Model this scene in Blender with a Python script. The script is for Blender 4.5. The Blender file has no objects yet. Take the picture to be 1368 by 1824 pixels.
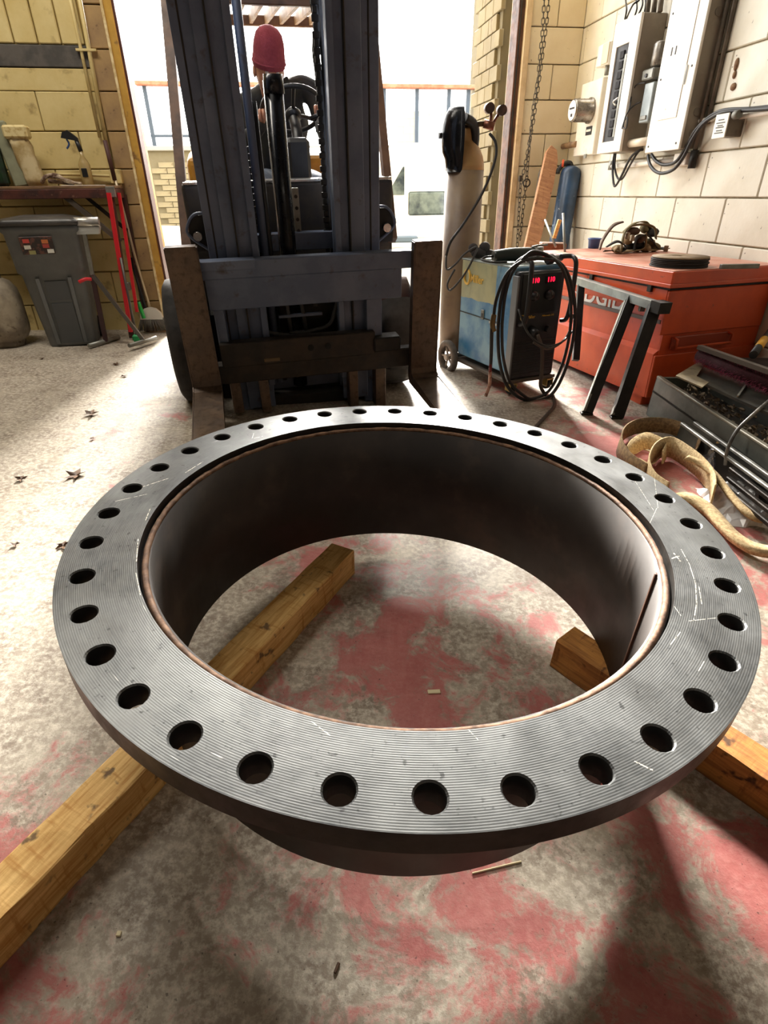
import bpy, bmesh, math, random
from mathutils import Vector, Matrix
random.seed(7)
S = bpy.context.scene
COL = S.collection
PI = math.pi
def V(*a): return Vector(a)
# ---------------------------------------------------------------- camera
CAM = V(0, 0, 1.115)
FPX = 997.36                                   # focal length in pixels for a 1368 wide frame
TH, RO = 0.547453, 0.0376238
def cam_axes(th, ro):
    f = V(0, math.cos(th), -math.sin(th)); r = V(1, 0, 0); u = r.cross(f)
    return r*math.cos(ro)+u*math.sin(ro), -r*math.sin(ro)+u*math.cos(ro), f
CR, CU, CF = cam_axes(TH, RO)
cam = bpy.data.objects.new('camera', bpy.data.cameras.new('camera')); COL.objects.link(cam)
cam.data.sensor_fit = 'HORIZONTAL'; cam.data.sensor_width = 36; cam.data.lens = FPX/1368*36
cam.data.clip_start = .02; cam.data.clip_end = 200
cam.matrix_world = Matrix((( CR.x, CU.x, -CF.x, CAM.x), (CR.y, CU.y, -CF.y, CAM.y), (CR.z, CU.z, -CF.z, CAM.z), (0, 0, 0, 1)))
S.camera = cam
# ---------------------------------------------------------------- world, light, exposure
S.view_settings.view_transform = 'Standard'; S.view_settings.look = 'None'
S.view_settings.gamma = 1; S.view_settings.use_curve_mapping = False
S.view_settings.exposure = 0.3
W = bpy.data.worlds.new('sky'); S.world = W; W.use_nodes = True
_bg = W.node_tree.nodes['Background']; _bg.inputs[0].default_value = (1, .985, .96, 1); _bg.inputs[1].default_value = 6.0
# building frame (the shop stands 2-3 degrees off the floor, which falls away to the drain)
RB, UB, FB = cam_axes(.51787, -.0139)
M3 = Matrix((CR, CU, CF)).transposed() @ Matrix((RB, UB, FB))
PHI = .15304
B1 = (M3 @ V(math.cos(PHI), math.sin(PHI), 0)).normalized()
B2 = (M3 @ V(-math.sin(PHI), math.cos(PHI), 0)).normalized()
B3 = (M3 @ V(0, 0, 1)).normalized()
def frame(o, x, y, z, s=1.0):
    return Matrix(((x.x*s, y.x*s, z.x*s, o.x), (x.y*s, y.y*s, z.y*s, o.y), (x.z*s, y.z*s, z.z*s, o.z), (0, 0, 0, 1)))
def ray(x, y): return CF + CR*((x-684)/FPX) + CU*((912-y)/FPX)
def fl(x, y, z=0.0):
    d = ray(x, y); return CAM + d*((z-1.115)/d.z)
def pl(x, y, P, n):
    d = ray(x, y); return CAM + d*((P-CAM).dot(n)/d.dot(n))
def at_y(x, y, Y):
    d = ray(x, y); return CAM + d*(Y/d.y)
O_B = fl(311, 585)
BF = frame(O_B, B1, B2, B3)                                  # left part of the door wall: X along wall, Y outwards, Z up
KR = 1.22
BR = frame(CAM+(O_B-CAM)*KR, B1, B2, B3, KR)                 # right part of the shop
def area(name, loc, rot, sx, sy, power, col=(1, 1, 1)):
    l = bpy.data.lights.new(name, 'AREA'); l.shape = 'RECTANGLE'; l.size = sx; l.size_y = sy; l.energy = power; l.color = col
    o = bpy.data.objects.new(name, l); COL.objects.link(o); o.location = loc; o.rotation_euler = rot; return o
_p = area('door_sky_portal', BF @ V(1.35, .35, 1.7), (0, 0, 0), 3.2, 3.6, 1)
_p.matrix_world = frame(BF @ V(1.35, .35, 1.7), B1, B3, B2)   # shines towards -B2 (into the shop)
_p.data.cycles.is_portal = True
area('unseen_fill_light', V(-2.2, 2.9, 4.2), (0, 0, 0), 2.4, .4, 85, (1, .93, .82))  # unseen lamp added to brighten the yellow wall, bin and forklift
area('unseen_fill_light', V(.6, -1.6, 4.2), (0, 0, 0), 2.4, .4, 6, (1, .93, .82))  # weak unseen lamp behind the camera for general room light
SUN = bpy.data.objects.new('sun', bpy.data.lights.new('sun', 'SUN')); COL.objects.link(SUN)
SUN.data.energy = 24.0; SUN.data.angle = math.radians(13); SUN.data.color = (1, .95, .87)
_d = V(.085, -math.cos(math.radians(23)), -math.sin(math.radians(23)))
SUN.rotation_euler = _d.to_track_quat('-Z', 'Y').to_euler()

# ---------------------------------------------------------------- materials
MATS = {}
def rgb(c):
    if isinstance(c, str):
        c = [int(c[i:i+2], 16)/255 for i in (0, 2, 4)]
        c = [x/12.92 if x <= .04045 else ((x+.055)/1.055)**2.4 for x in c]
    return (*c[:3], 1)
class NT:
    def __init__(s, name):
        s.m = bpy.data.materials.new(name); s.m.use_nodes = True; s.t = s.m.node_tree; s.b = s.t.nodes['Principled BSDF']
    def n(s, ty, **k):
        o = s.t.nodes.new('ShaderNode'+ty)
        for a, b in k.items():
            if a.startswith('i_'):
                o.inputs[int(a[2:]) if a[2:].isdigit() else a[2:].replace('_', ' ')].default_value = b
            else: setattr(o, a, b)
        return o
    def l(s, a, b): s.t.links.new(a, b)
    def noise(s, vec, scale, detail=4, rough=.55, dist=0):
        o = s.n('TexNoise'); o.inputs['Scale'].default_value = scale; o.inputs['Detail'].default_value = detail
        o.inputs['Roughness'].default_value = rough; o.inputs['Distortion'].default_value = dist
        if vec: s.l(vec, o.inputs['Vector'])
        return o.outputs['Fac']
    def ramp(s, f, lo, hi, a=0.0, b=1.0):
        o = s.n('MapRange'); s.l(f, o.inputs[0])
        for i, v in enumerate((lo, hi, a, b)): o.inputs[i+1].default_value = v
        return o.outputs[0]
    def mix(s, f, a, b):
        o = s.n('Mix', data_type='RGBA')
        if isinstance(f, (int, float)): o.inputs[0].default_value = f
        else: s.l(f, o.inputs[0])
        for i, c in ((6, a), (7, b)):
            if isinstance(c, (tuple, list, str)): o.inputs[i].default_value = rgb(c)
            else: s.l(c, o.inputs[i])
        return o.outputs[2]
    def math(s, op, a, b=None, c=None):
        o = s.n('Math', operation=op)
        for i, v in enumerate((a, b, c)):
            if v is None: continue
            if isinstance(v, (int, float)): o.inputs[i].default_value = v
            else: s.l(v, o.inputs[i])
        return o.outputs[0]
    def bump(s, h, strength=.2, dist=.002):
        o = s.n('Bump'); o.inputs['Strength'].default_value = strength; o.inputs['Distance'].default_value = dist
        s.l(h, o.inputs['Height'])
        prev = s.b.inputs['Normal'].links[0].from_socket if s.b.inputs['Normal'].links else None
        if prev: s.l(prev, o.inputs['Normal'])
        s.l(o.outputs[0], s.b.inputs['Normal'])
    def coord(s, scale=None):
        c = s.n('TexCoord').outputs['Object']
        if scale:
            m = s.n('Mapping'); m.inputs['Scale'].default_value = scale; s.l(c, m.inputs[0]); c = m.outputs[0]
        return c
def mat(name, c1, c2=None, scale=6, lo=.42, hi=.6, rough=.6, metal=0.0, bump=.0, bscale=60, c3=None, scale3=40, lo3=.62, hi3=.7, rv=0.1, stretch=None, emit=None, alpha=None, bd=.002, trans=None):
    if name in MATS: return MATS[name]
    k = NT(name); co = k.coord(stretch)
    col = None
    if c2:
        col = k.mix(k.ramp(k.noise(co, scale, 6, .6), lo, hi), c1, c2)
    if c3:
        col = k.mix(k.ramp(k.noise(co, scale3, 4, .6), lo3, hi3), col if col is not None else c1, c3)
    if col is not None: k.l(col, k.b.inputs['Base Color'])
    else: k.b.inputs['Base Color'].default_value = rgb(c1)
    if rv: k.l(k.ramp(k.noise(co, scale*2.3, 4), .3, .7, max(0, rough-rv), min(1, rough+rv)), k.b.inputs['Roughness'])
    else: k.b.inputs['Roughness'].default_value = rough
    k.b.inputs['Metallic'].default_value = metal
    if bump: k.bump(k.noise(co, bscale, 5, .6), bump, bd)
    if emit: k.b.inputs['Emission Color'].default_value = rgb(emit[0]); k.b.inputs['Emission Strength'].default_value = emit[1]
    if alpha is not None: k.b.inputs['Alpha'].default_value = alpha
    if trans: k.b.inputs['Transmission Weight'].default_value = trans
    MATS[name] = k.m; return k.m

# ---------------------------------------------------------------- mesh builder
class MB:
    def __init__(s): s.bm = bmesh.new()
    def box(s, x0, x1, y0, y1, z0, z1, bev=0.0, m=None, seg=1):
        r = bmesh.ops.create_cube(s.bm, size=1)
        for v in r['verts']:
            v.co = V(x0+(v.co.x+.5)*(x1-x0), y0+(v.co.y+.5)*(y1-y0), z0+(v.co.z+.5)*(z1-z0))
        vs = r['verts']
        if bev:
            es = list({e for v in vs for e in v.link_edges})
            g = bmesh.ops.bevel(s.bm, geom=es, offset=bev, segments=seg, affect='EDGES', profile=.5)
            vs = list({v for f in g['faces'] for v in f.verts} | {v for v in vs if v.is_valid})
            vs = [v for v in vs if v.is_valid]
        if m is not None:
            for v in vs: v.co = m @ v.co
        return s
    def ring(s, c, a, b, r, n, rb=None):
        rb = r if rb is None else rb
        return [s.bm.verts.new(c+a*(r*math.cos(2*PI*i/n))+b*(rb*math.sin(2*PI*i/n))) for i in range(n)]
    def skin_(s, A, B, sm=True):
        n = len(A)
        for i in range(n):
            f = s.bm.faces.new((A[i], A[(i+1) % n], B[(i+1) % n], B[i])); f.smooth = sm
    def cap(s, A, rev=False):
        s.bm.faces.new(A[::-1] if not rev else A)
    @staticmethod
    def perp(d):
        d = d.normalized(); a = d.cross(V(0, 0, 1))
        if a.length < .05: a = d.cross(V(1, 0, 0))
        a.normalize(); return a, d.cross(a).normalized()
    def cyl(s, p0, p1, r0, r1=None, n=16):
        p0, p1 = V(*p0), V(*p1); r1 = r0 if r1 is None else r1; a, b = s.perp(p1-p0)
        A = s.ring(p0, a, b, r0, n); B = s.ring(p1, a, b, r1, n); s.skin_(A, B); s.cap(A); s.cap(B, True); return s
    def tube(s, pts, r, n=8, sub=4, closed=False):
        pts = [V(*p) for p in pts]; P = []
        if sub > 1 and len(pts) > 2:
            N = len(pts)
            for i in range(N if closed else N-1):
                if closed: q = [pts[(i-1) % N], pts[i], pts[(i+1) % N], pts[(i+2) % N]]
                else: q = [pts[max(i-1, 0)], pts[i], pts[i+1], pts[min(i+2, N-1)]]
                for j in range(sub):
                    t = j/sub
                    P.append(.5*((2*q[1])+(q[2]-q[0])*t+(2*q[0]-5*q[1]+4*q[2]-q[3])*t*t+(3*q[1]-q[0]-3*q[2]+q[3])*t**3))
            if not closed: P.append(pts[-1])
        else: P = pts
        rings = []; a = None; N = len(P)
        for i, p in enumerate(P):
            d = (P[(i+1) % N]-P[i-1]) if closed else (P[min(i+1, N-1)]-P[max(i-1, 0)])
            if d.length < 1e-9: d = V(0, 0, 1)
            d.normalize()
            if a is None: a, b = s.perp(d)
            else:
                a = a-d*a.dot(d); a.normalize(); b = d.cross(a)
            rr = r(i/(N-1)) if callable(r) else r
            rings.append(s.ring(p, a, b, rr, n))
        for i in range(len(rings)-1): s.skin_(rings[i], rings[i+1])
        if closed: s.skin_(rings[-1], rings[0])
        else: s.cap(rings[0]); s.cap(rings[-1], True)
        return s
    def lathe(s, prof, n=32, c=(0, 0, 0), ax=None, closed=False):
        c = V(*c); ax = V(*ax) if ax else V(0, 0, 1); a, b = s.perp(ax); ax = ax.normalized()
        R = [s.ring(c+ax*z, a, b, max(r, 1e-4), n) for r, z in prof]
        for i in range(len(R)-1): s.skin_(R[i], R[i+1])
        if closed: s.skin_(R[-1], R[0])
        else: s.cap(R[0]); s.cap(R[-1], True)
        return s
    def prism(s, pts, vec, sm=False):
        vec = V(*vec); A = [s.bm.verts.new(V(*p)) for p in pts]; B = [s.bm.verts.new(V(*p)+vec) for p in pts]
        s.skin_(A, B, sm); s.cap(A); s.cap(B, True); return s
    def ball(s, c, r, seg=16, m=None):
        g = bmesh.ops.create_uvsphere(s.bm, u_segments=seg, v_segments=max(6, seg//2), radius=1)
        r = r if hasattr(r, '__len__') else (r, r, r)
        for v in g['verts']:
            v.co = V(v.co.x*r[0], v.co.y*r[1], v.co.z*r[2])
            if m is not None: v.co = m @ v.co
            v.co += V(*c)
            for f in v.link_faces: f.smooth = True
        return s
    def ribbon(s, pts, wid, th=.003, sub=5):
        """strip through (point, width vector) pairs"""
        P = [V(*p) for p in pts]; Wv = [V(*w) for w in wid]; N = len(P); Q = []
        for i in range(N-1):
            q = [max(i-1, 0), i, i+1, min(i+2, N-1)]
            for j in range(sub):
                t = j/sub; c = (.5*(-t+2*t*t-t**3), .5*(2-5*t*t+3*t**3), .5*(t+4*t*t-3*t**3), .5*(t**3-t*t))
                Q.append((sum((P[k]*w for k, w in zip(q, c)), V(0, 0, 0)), sum((Wv[k]*w for k, w in zip(q, c)), V(0, 0, 0))))
        Q.append((P[-1], Wv[-1])); prev = None; last = None; rows = []
        for i, (p, w) in enumerate(Q):
            d = Q[min(i+1, len(Q)-1)][0]-Q[max(i-1, 0)][0]; nn = d.cross(w)
            nn = nn.normalized()*th/2 if nn.length > 1e-9 else V(0, 0, th/2)
            rows.append([s.bm.verts.new(x) for x in (p-w/2+nn, p+w/2+nn, p+w/2-nn, p-w/2-nn)])
        for A, B in zip(rows, rows[1:]): s.skin_(A, B)
        s.cap(rows[0]); s.cap(rows[-1], True); return s
    def rows(s, grid, close=False, smooth=True):
        R = [[s.bm.verts.new(V(*p)) for p in row] for row in grid]
        for A, B in zip(R, R[1:]):
            for i in range(len(A)-1+(1 if close else 0)):
                f = s.bm.faces.new((A[i], A[(i+1) % len(A)], B[(i+1) % len(A)], B[i])); f.smooth = smooth
        return R
    def build(s, name, material, parent=None, label=None, m=None):
        if m is not None: bmesh.ops.transform(s.bm, matrix=m, verts=s.bm.verts)
        bmesh.ops.recalc_face_normals(s.bm, faces=s.bm.faces)
        me = bpy.data.meshes.new(name); s.bm.to_mesh(me); s.bm.free(); me.materials.append(material)
        o = bpy.data.objects.new(name, me); COL.objects.link(o)
        if parent: o.parent = parent
        if label: o['label'] = label
        return o
def tag(o, label, cat, group=None, kind=None):
    o['label'] = label; o['category'] = cat
    if group: o['group'] = group
    if kind: o['kind'] = kind
    return o
INV = {}
def thing(name, label, cat, M=None, group=None):
    o = bpy.data.objects.new(name, None); COL.objects.link(o); o.empty_display_size = .05
    M = M if M is not None else Matrix.Identity(4)
    o.matrix_world = M; INV[o.name] = M.inverted()
    return tag(o, label, cat, group)
def inv(t): return INV[t.name]
def struct(name, mb, material, M=None, label=None):
    o = mb.build(name, material); o['kind'] = 'structure'
    if M is not None: o.matrix_world = M
    if label: o['label'] = label
    return o
def solo(name, mb, material, label, cat, M=None, group=None):
    o = mb.build(name, material)
    if M is not None: o.matrix_world = M
    return tag(o, label, cat, group)
def text(body, size, material, M, parent, name='lettering', label=None, ext=.0006, align='CENTER', bold=0.0):
    c = bpy.data.curves.new(name, 'FONT'); c.body = body; c.size = size; c.extrude = ext; c.align_x = align; c.align_y = 'CENTER'; c.offset = bold
    t = bpy.data.objects.new('tmp', c); COL.objects.link(t)
    me = bpy.data.meshes.new_from_object(t.evaluated_get(bpy.context.evaluated_depsgraph_get()))
    bpy.data.objects.remove(t); me.transform(M); me.materials.clear(); me.materials.append(material)
    o = bpy.data.objects.new(name, me); COL.objects.link(o)
    if parent: o.parent = parent
    if label: o['label'] = label
    return o
def rot_z(a): return Matrix.Rotation(a, 4, 'Z')
def T(x, y, z): return Matrix.Translation(V(x, y, z))

# ---------------------------------------------------------------- shared materials
def floor_material():
    k = NT('worn_painted_concrete'); co = k.coord()
    conc = k.mix(k.ramp(k.noise(co, 9, 8, .65), .35, .68), '7d6f61', 'b0a695')
    grit = k.noise(co, 55, 6, .7)
    conc = k.mix(k.ramp(grit, .44, .66), conc, 'cdc4b4')
    red = k.mix(k.noise(co, 14, 5, .6), '963e3e', 'bb6a66')
    big = k.noise(co, 1.3, 3, .5, .4); mid = k.noise(co, 6.5, 8, .72, .6)
    sep = k.n('SeparateXYZ'); k.l(co, sep.inputs[0])
    nearx = k.math('ADD', k.ramp(sep.outputs[0], -1.6, .3, -.09, .02), k.ramp(sep.outputs[1], 3.4, .6, -.05, .012))
    f = k.math('ADD', k.math('ADD', k.math('MULTIPLY', big, .55), k.math('MULTIPLY', mid, .5)), nearx)
    f = k.math('ADD', f, k.math('MULTIPLY', k.math('SUBTRACT', grit, .5), .22))
    m = k.ramp(f, .515, .575)
    col = k.mix(k.math('MULTIPLY', m, .85), conc, red)
    dirt = k.ramp(k.noise(co, 2.2, 6, .65, .8), .55, .72, 0, .55)
    col = k.mix(dirt, col, '5c4a3c')
    sp = k.ramp(k.noise(co, 130, 2, .5), .68, .74, 0, .6)
    col = k.mix(sp, col, '2c2420')
    k.l(col, k.b.inputs['Base Color'])
    k.l(k.ramp(k.noise(co, 5, 6, .6), .35, .7, .42, .72), k.b.inputs['Roughness'])
    k.b.inputs['Specular IOR Level'].default_value = .4
    k.bump(grit, .35, .004); k.bump(k.noise(co, 4, 4), .25, .01)
    return k.m
C0 = V(.04499, 1.02397, 0); ZF = 1.115-.63822
T_ = lambda x, y, z: Matrix.Translation(V(x, y, z))
def flange_material():
    k = NT('machined_steel_face'); co = k.coord()
    sep = k.n('SeparateXYZ'); k.l(co, sep.inputs[0])
    r = k.math('SQRT', k.math('ADD', k.math('MULTIPLY', sep.outputs[0], sep.outputs[0]), k.math('MULTIPLY', sep.outputs[1], sep.outputs[1])))
    an = k.math('ARCTAN2', sep.outputs[1], sep.outputs[0])
    cb = k.n('CombineXYZ'); k.l(k.math('MULTIPLY', r, 60), cb.inputs[0]); k.l(k.math('MULTIPLY', an, 2.2), cb.inputs[1])
    streak = k.noise(cb.outputs[0], 6, 5, .65)
    blot = k.noise(co, 7, 6, .62, .5)
    col = k.mix(k.ramp(blot, .3, .72), '3a3c3e', '696b6b')
    col = k.mix(k.ramp(streak, .35, .75, 0, .5), col, '777877')
    spots = k.ramp(k.noise(co, 90, 3, .5), .66, .74, 0, .7)
    col = k.mix(spots, col, '1b1b1c')
    sc = k.n('CombineXYZ'); k.l(k.math('MULTIPLY', r, 55), sc.inputs[0]); k.l(k.math('MULTIPLY', an, 1.6), sc.inputs[1]); sc.inputs[2].default_value = 3.3
    scr = k.math('MULTIPLY', k.ramp(k.noise(sc.outputs[0], 5, 2, .5), .72, .75), k.ramp(k.noise(co, 3.2, 3), .55, .62))
    col = k.mix(scr, col, 'c9c6bf')
    brk = k.ramp(k.noise(co, 160, 3, .6), .42, .5)
    tot = None
    Mi = (T_(C0.x, C0.y, .095) @ Matrix.Rotation(.03718-PI/2, 4, 'Z')).inverted()
    for (x0, y0, x1, y1, w) in ((1213, 978, 1228, 1005, 1), (1228, 1005, 1239, 1040, 1.2), (1239, 1040, 1241, 1075, 1.2), (1241, 1075, 1236, 1104, 1.2), (1245, 1045, 1250, 1076, 1), (1227, 1106, 1281, 1100, .9),
                                (1194, 1148, 1212, 1126, 1), (1201, 1080, 1214, 1098, .8), (1200, 985, 1212, 1000, 2.2), (1196, 995, 1210, 990, 2), (1162, 820, 1172, 905, .5), (1170, 905, 1156, 935, .7), (1130, 855, 1165, 910, .5),
                                (245, 870, 300, 852, 1.4), (262, 880, 205, 893, .8), (330, 842, 362, 822, 1.2), (268, 905, 258, 930, 1.2), (246, 960, 243, 1000, 1.2), (452, 772, 449, 781, .8), (452, 781, 468, 777, .8),
                                (555, 1285, 588, 1310, .8), (833, 1298, 852, 1318, .8), (1130, 1356, 1163, 1372, 1.4), (1244, 1195, 1254, 1178, .8), (242, 1020, 250, 1060, .9)):
        a = Mi @ fl(x0, y0, ZF); b = Mi @ fl(x1, y1, ZF); d = b-a; L = math.hypot(d.x, d.y); ux, uy = d.x/L, d.y/L
        X = k.math('SUBTRACT', sep.outputs[0], a.x); Y = k.math('SUBTRACT', sep.outputs[1], a.y)
        p = k.math('ADD', k.math('MULTIPLY', X, ux), k.math('MULTIPLY', Y, uy)); q = k.math('ABSOLUTE', k.math('SUBTRACT', k.math('MULTIPLY', X, uy), k.math('MULTIPLY', Y, ux)))
        m = k.math('MULTIPLY', k.math('LESS_THAN', q, .0007*w), k.math('LESS_THAN', k.math('ABSOLUTE', k.math('SUBTRACT', p, L/2)), L/2))
        tot = m if tot is None else k.math('MAXIMUM', tot, m)
    col = k.mix(k.math('MULTIPLY', tot, brk), col, 'e2ddd0')
    k.l(col, k.b.inputs['Base Color']); k.b.inputs['Metallic'].default_value = .7
    k.l(k.ramp(k.noise(co, 11, 5, .6), .3, .7, .36, .58), k.b.inputs['Roughness'])
    k.bump(k.math('SINE', k.math('MULTIPLY', r, 2*PI/.0034)), .14, .0005); k.bump(blot, .12, .004)
    return k.m
def wood_material(name, light, dark, marks):
    k = NT(name); co = k.coord()
    st = k.n('Mapping'); st.inputs['Scale'].default_value = (5, 55, 55); k.l(co, st.inputs[0])
    g = k.noise(st.outputs[0], 1.6, 6, .6, .6)
    col = k.mix(k.ramp(g, .35, .7), light, dark)
    s2 = k.n('Mapping'); s2.inputs['Scale'].default_value = (30, 5, 5); s2.inputs['Rotation'].default_value = (0, 0, .25); k.l(co, s2.inputs[0])
    saw = k.noise(s2.outputs[0], 1.7, 5, .6, .3)
    col = k.mix(k.ramp(saw, .56, .66, 0, .75), col, dark)
    sp = k.ramp(k.noise(co, 26, 3, .55), .62, .7, 0, .85)
    col = k.mix(sp, col, marks)
    k.l(col, k.b.inputs['Base Color']); k.b.inputs['Roughness'].default_value = .8
    k.bump(saw, .3, .004); k.bump(g, .3, .002)
    return k.m
M_FLOOR = floor_material(); M_FLANGE = flange_material()
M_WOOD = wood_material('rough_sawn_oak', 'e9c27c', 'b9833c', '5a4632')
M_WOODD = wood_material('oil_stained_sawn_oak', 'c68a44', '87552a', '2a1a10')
M_YEL = mat('yellow_block_paint', 'd9c68c', 'c9b272', 5, .35, .7, .55, 0, .35, 90, 'a8925f', 9, .6, .72)
M_YELPIER = mat('stained_pier_paint', 'b0905c', '8f7350', 5, .35, .65, .7, 0, .35, 60, '4d3828', 11, .62, .7)
M_MORTAR_Y = mat('yellow_painted_joint', 'bfa766', rough=.7)
M_CREAM = mat('cream_block_paint', 'd9cdb2', 'cbbb9a', 3, .35, .7, .5, 0, .35, 70, '6b5d4c', 45, .7, .74)
M_WHITEB = mat('white_block_paint', 'ded9c8', 'cdc5b0', 3, .4, .75, .45, 0, .4, 60, '5d5246', 42, .69, .73)
M_MORTAR_C = mat('stained_cream_joint', '8a7b60', 'b3a588', 12, rough=.75)
M_IRON = mat('hazed_mast_steel', '566178', '667085', 4, rough=.5, metal=.1, bump=.12, bscale=40, c3='4a4648', scale3=14, lo3=.6, hi3=.75)  # glare and haze over the mast put into this lighter bluish base
M_RUST = mat('worn_brown_fork_steel', '5a4c42', '6b5848', 6, rough=.5, metal=.4, bump=.25, bscale=50, c3='46392f', scale3=30, lo3=.5, hi3=.7)
M_DARK = mat('grimy_dark_steel', '24221f', '332d27', 7, rough=.6, metal=.3, bump=.2)
M_RUBBER = mat('tire_rubber', '1d1b1a', '2b2724', 8, rough=.85, bump=.2)
M_BLACK = mat('black_plastic', '161617', '1f1f20', 10, rough=.45)
M_HOSE = mat('black_rubber_hose', '1c1b1a', rough=.5, rv=0)
M_CHROME = mat('bright_steel', 'c9c9c6', 'a5a39e', 10, rough=.3, metal=.9)
M_GALV = mat('galvanised_metal', '8f8f88', '77756c', 7, rough=.5, metal=.6)
M_OCHRE = mat('forklift_ochre_paint', 'b5822e', '93671f', 5, rough=.5)
M_PIPEIN = mat('mill_scale_pipe', '2b2624', '3b3430', 3, rough=.62, metal=.2, bump=.08, bscale=25, c3='4c4039', scale3=6, lo3=.55, hi3=.75)
M_WELD = mat('coppery_weld_bead', '8a6a52', '5f4636', 40, rough=.75, metal=.2, bump=.5, bscale=120)

# ================================================================ SETTING
def wall_blocks(wall, axis, rows, u0, u1, z0, material, bw=.4064, bh=.2032, off=0.0, phase=0.0, proud=.03, skip=None, first=0):
    """blocks as children of a wall; axis 'x': along X facing -Y at y=off, axis 'y': along Y facing -X at x=off"""
    cache = {}
    for k in range(rows):
        zc = z0+(k+.5)*bh
        st = phase + (bw/2 if (k+first) % 2 else 0)
        i0 = math.floor((u0-st)/bw)-1
        for i in range(i0, i0+int((u1-u0)/bw)+4):
            a = max(st+i*bw, u0); b = min(st+(i+1)*bw, u1)
            if b-a < .02: continue
            if skip and skip((a+b)/2, zc): continue
            L = round(b-a-.005, 4)
            if L not in cache:
                mb = MB()
                if axis == 'x': mb.box(-L/2, L/2, -proud, .012, -bh/2+.0035, bh/2-.0035, .004)
                else: mb.box(-proud, .012, -L/2, L/2, -bh/2+.0035, bh/2-.0035, .004)
                bmesh.ops.recalc_face_normals(mb.bm, faces=mb.bm.faces)
                me = bpy.data.meshes.new('block'); mb.bm.to_mesh(me); mb.bm.free(); me.materials.append(material); cache[L] = me
            o = bpy.data.objects.new('block', cache[L]); COL.objects.link(o); o.parent = wall
            j = random.uniform(-.0015, .0015)
            o.location = ((a+b)/2, off+j, zc) if axis == 'x' else (off+j, (a+b)/2, zc)
# floor
struct('floor', MB().box(-6.5, 5, -4.5, 4.62, -.12, 0), M_FLOOR, label='worn concrete shop floor with patches of faded red paint')
struct('ground', MB().box(-25, 30, 4.62, 45, -.16, -.02), mat('sunlit_yard_concrete', 'aaa497', '989286', 2, rough=.9), label='pale concrete yard outside the door')
# left part of door wall
wl = struct('wall_front', MB().box(-5, -.06, .0, .2, -.3, 4.8).box(-5, 8, .0, .2, 3.35, 4.8), M_MORTAR_Y, BF, label='yellow painted block wall beside the door')
wall_blocks(wl, 'x', 7, -2.6, -.19, 0.0, M_YEL, bh=.2142, phase=.24)
zb = 1.735
for i in range(20):                                              # soldier course above the patch
    a = -.205-(i+1)*.137
    mb = MB().box(a+.004, a+.133, -.032, .01, zb, zb+.78, .006); mb.build('block', M_YEL, wl)
MB().box(-2.9, -.2, -.034, .01, 1.62, 1.73, .004).build('patch_strip', mat('dark_mortar_patch', '4a4743', '5b5650', 12, rough=.9, bump=.4), wl, 'dark grey strip of patching mortar')
MB().box(-2.9, -.19, -.03, .01, 1.50, 1.616, .004).build('block', M_YEL, wl)
wall_blocks(wl, 'x', 12, -.185, -.05, 0.0, M_YELPIER, bh=.2142, phase=-.4, bw=2.0, proud=.036)
# right part: short return wall and long side wall
wr = struct('wall_right_return', MB().box(2.69, 3.2, .0, .2, -.5, 3.2), M_MORTAR_C, BR, label='cream block wall between door and corner')
wall_blocks(wr, 'x', 13, 2.70, 3.09, .053-2*.2032, M_CREAM, phase=2.69, first=0)
ws = struct('wall_right', MB().box(3.105, 3.3, -7.5, .1, -.6, 3.6), M_MORTAR_C, BR, label='painted block side wall with electrical panels')
wall_blocks(ws, 'y', 15, -3.4, -.0, .053-3*.2032, M_WHITEB, off=3.12, phase=-.065, first=1)
# far shell
struct('wall_left', MB().box(-6.6, -6.4, -4.6, 5.5, -.1, 4.8), M_MORTAR_C)
struct('wall_back', MB().box(-6.6, 5.2, -4.7, -4.5, -.1, 4.8), mat('dark_far_wall', '4f473c', rough=.9))
struct('ceiling', MB().box(-6.7, 5.2, -4.7, 5.6, 4.7, 4.8), mat('grey_roof_deck', '524e47', rough=.9))
# door jambs
j = struct('door_1', MB().box(-.055, .0, -.05, .25, -.05, 3.35, .004), mat('yellow_jamb_paint', 'c79d45', 'a97f35', 6, .4, .7, .45, 0, .1, 40, '7a5a36', 14, .6, .7), BF, label='yellow steel door jamb')
MB().box(-.062, -.046, -.062, -.04, -.05, 3.35, .002).build('angle_edge', mat('pale_highlight_edge', 'e8d6a8', 'c7ad78', 20, rough=.45), j, 'pale angle edge with painted highlight')  # cream highlight along the jamb is painted into this strip's colour
MB().box(.0, .014, -.03, .1, -.05, 3.35).build('track_channel', mat('red_brown_track', '54302a', rough=.6), j)
j2 = struct('door_2', MB().box(2.655, 2.70, -.05, .25, -.5, 3.2, .004), mat('cream_jamb_paint', 'cdb795', 'b59c78', 6, rough=.5), BR, label='cream steel door jamb')
MB().box(2.612, 2.656, -.02, .12, -.5, 3.2, .003).build('track_channel', mat('rusty_track', '5b3a28', '3b241b', 12, rough=.6), j2, 'rusty roller track')
MB().box(2.624, 2.632, -.028, -.018, -.5, 3.2).build('track_lip', M_DARK, j2)

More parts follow.
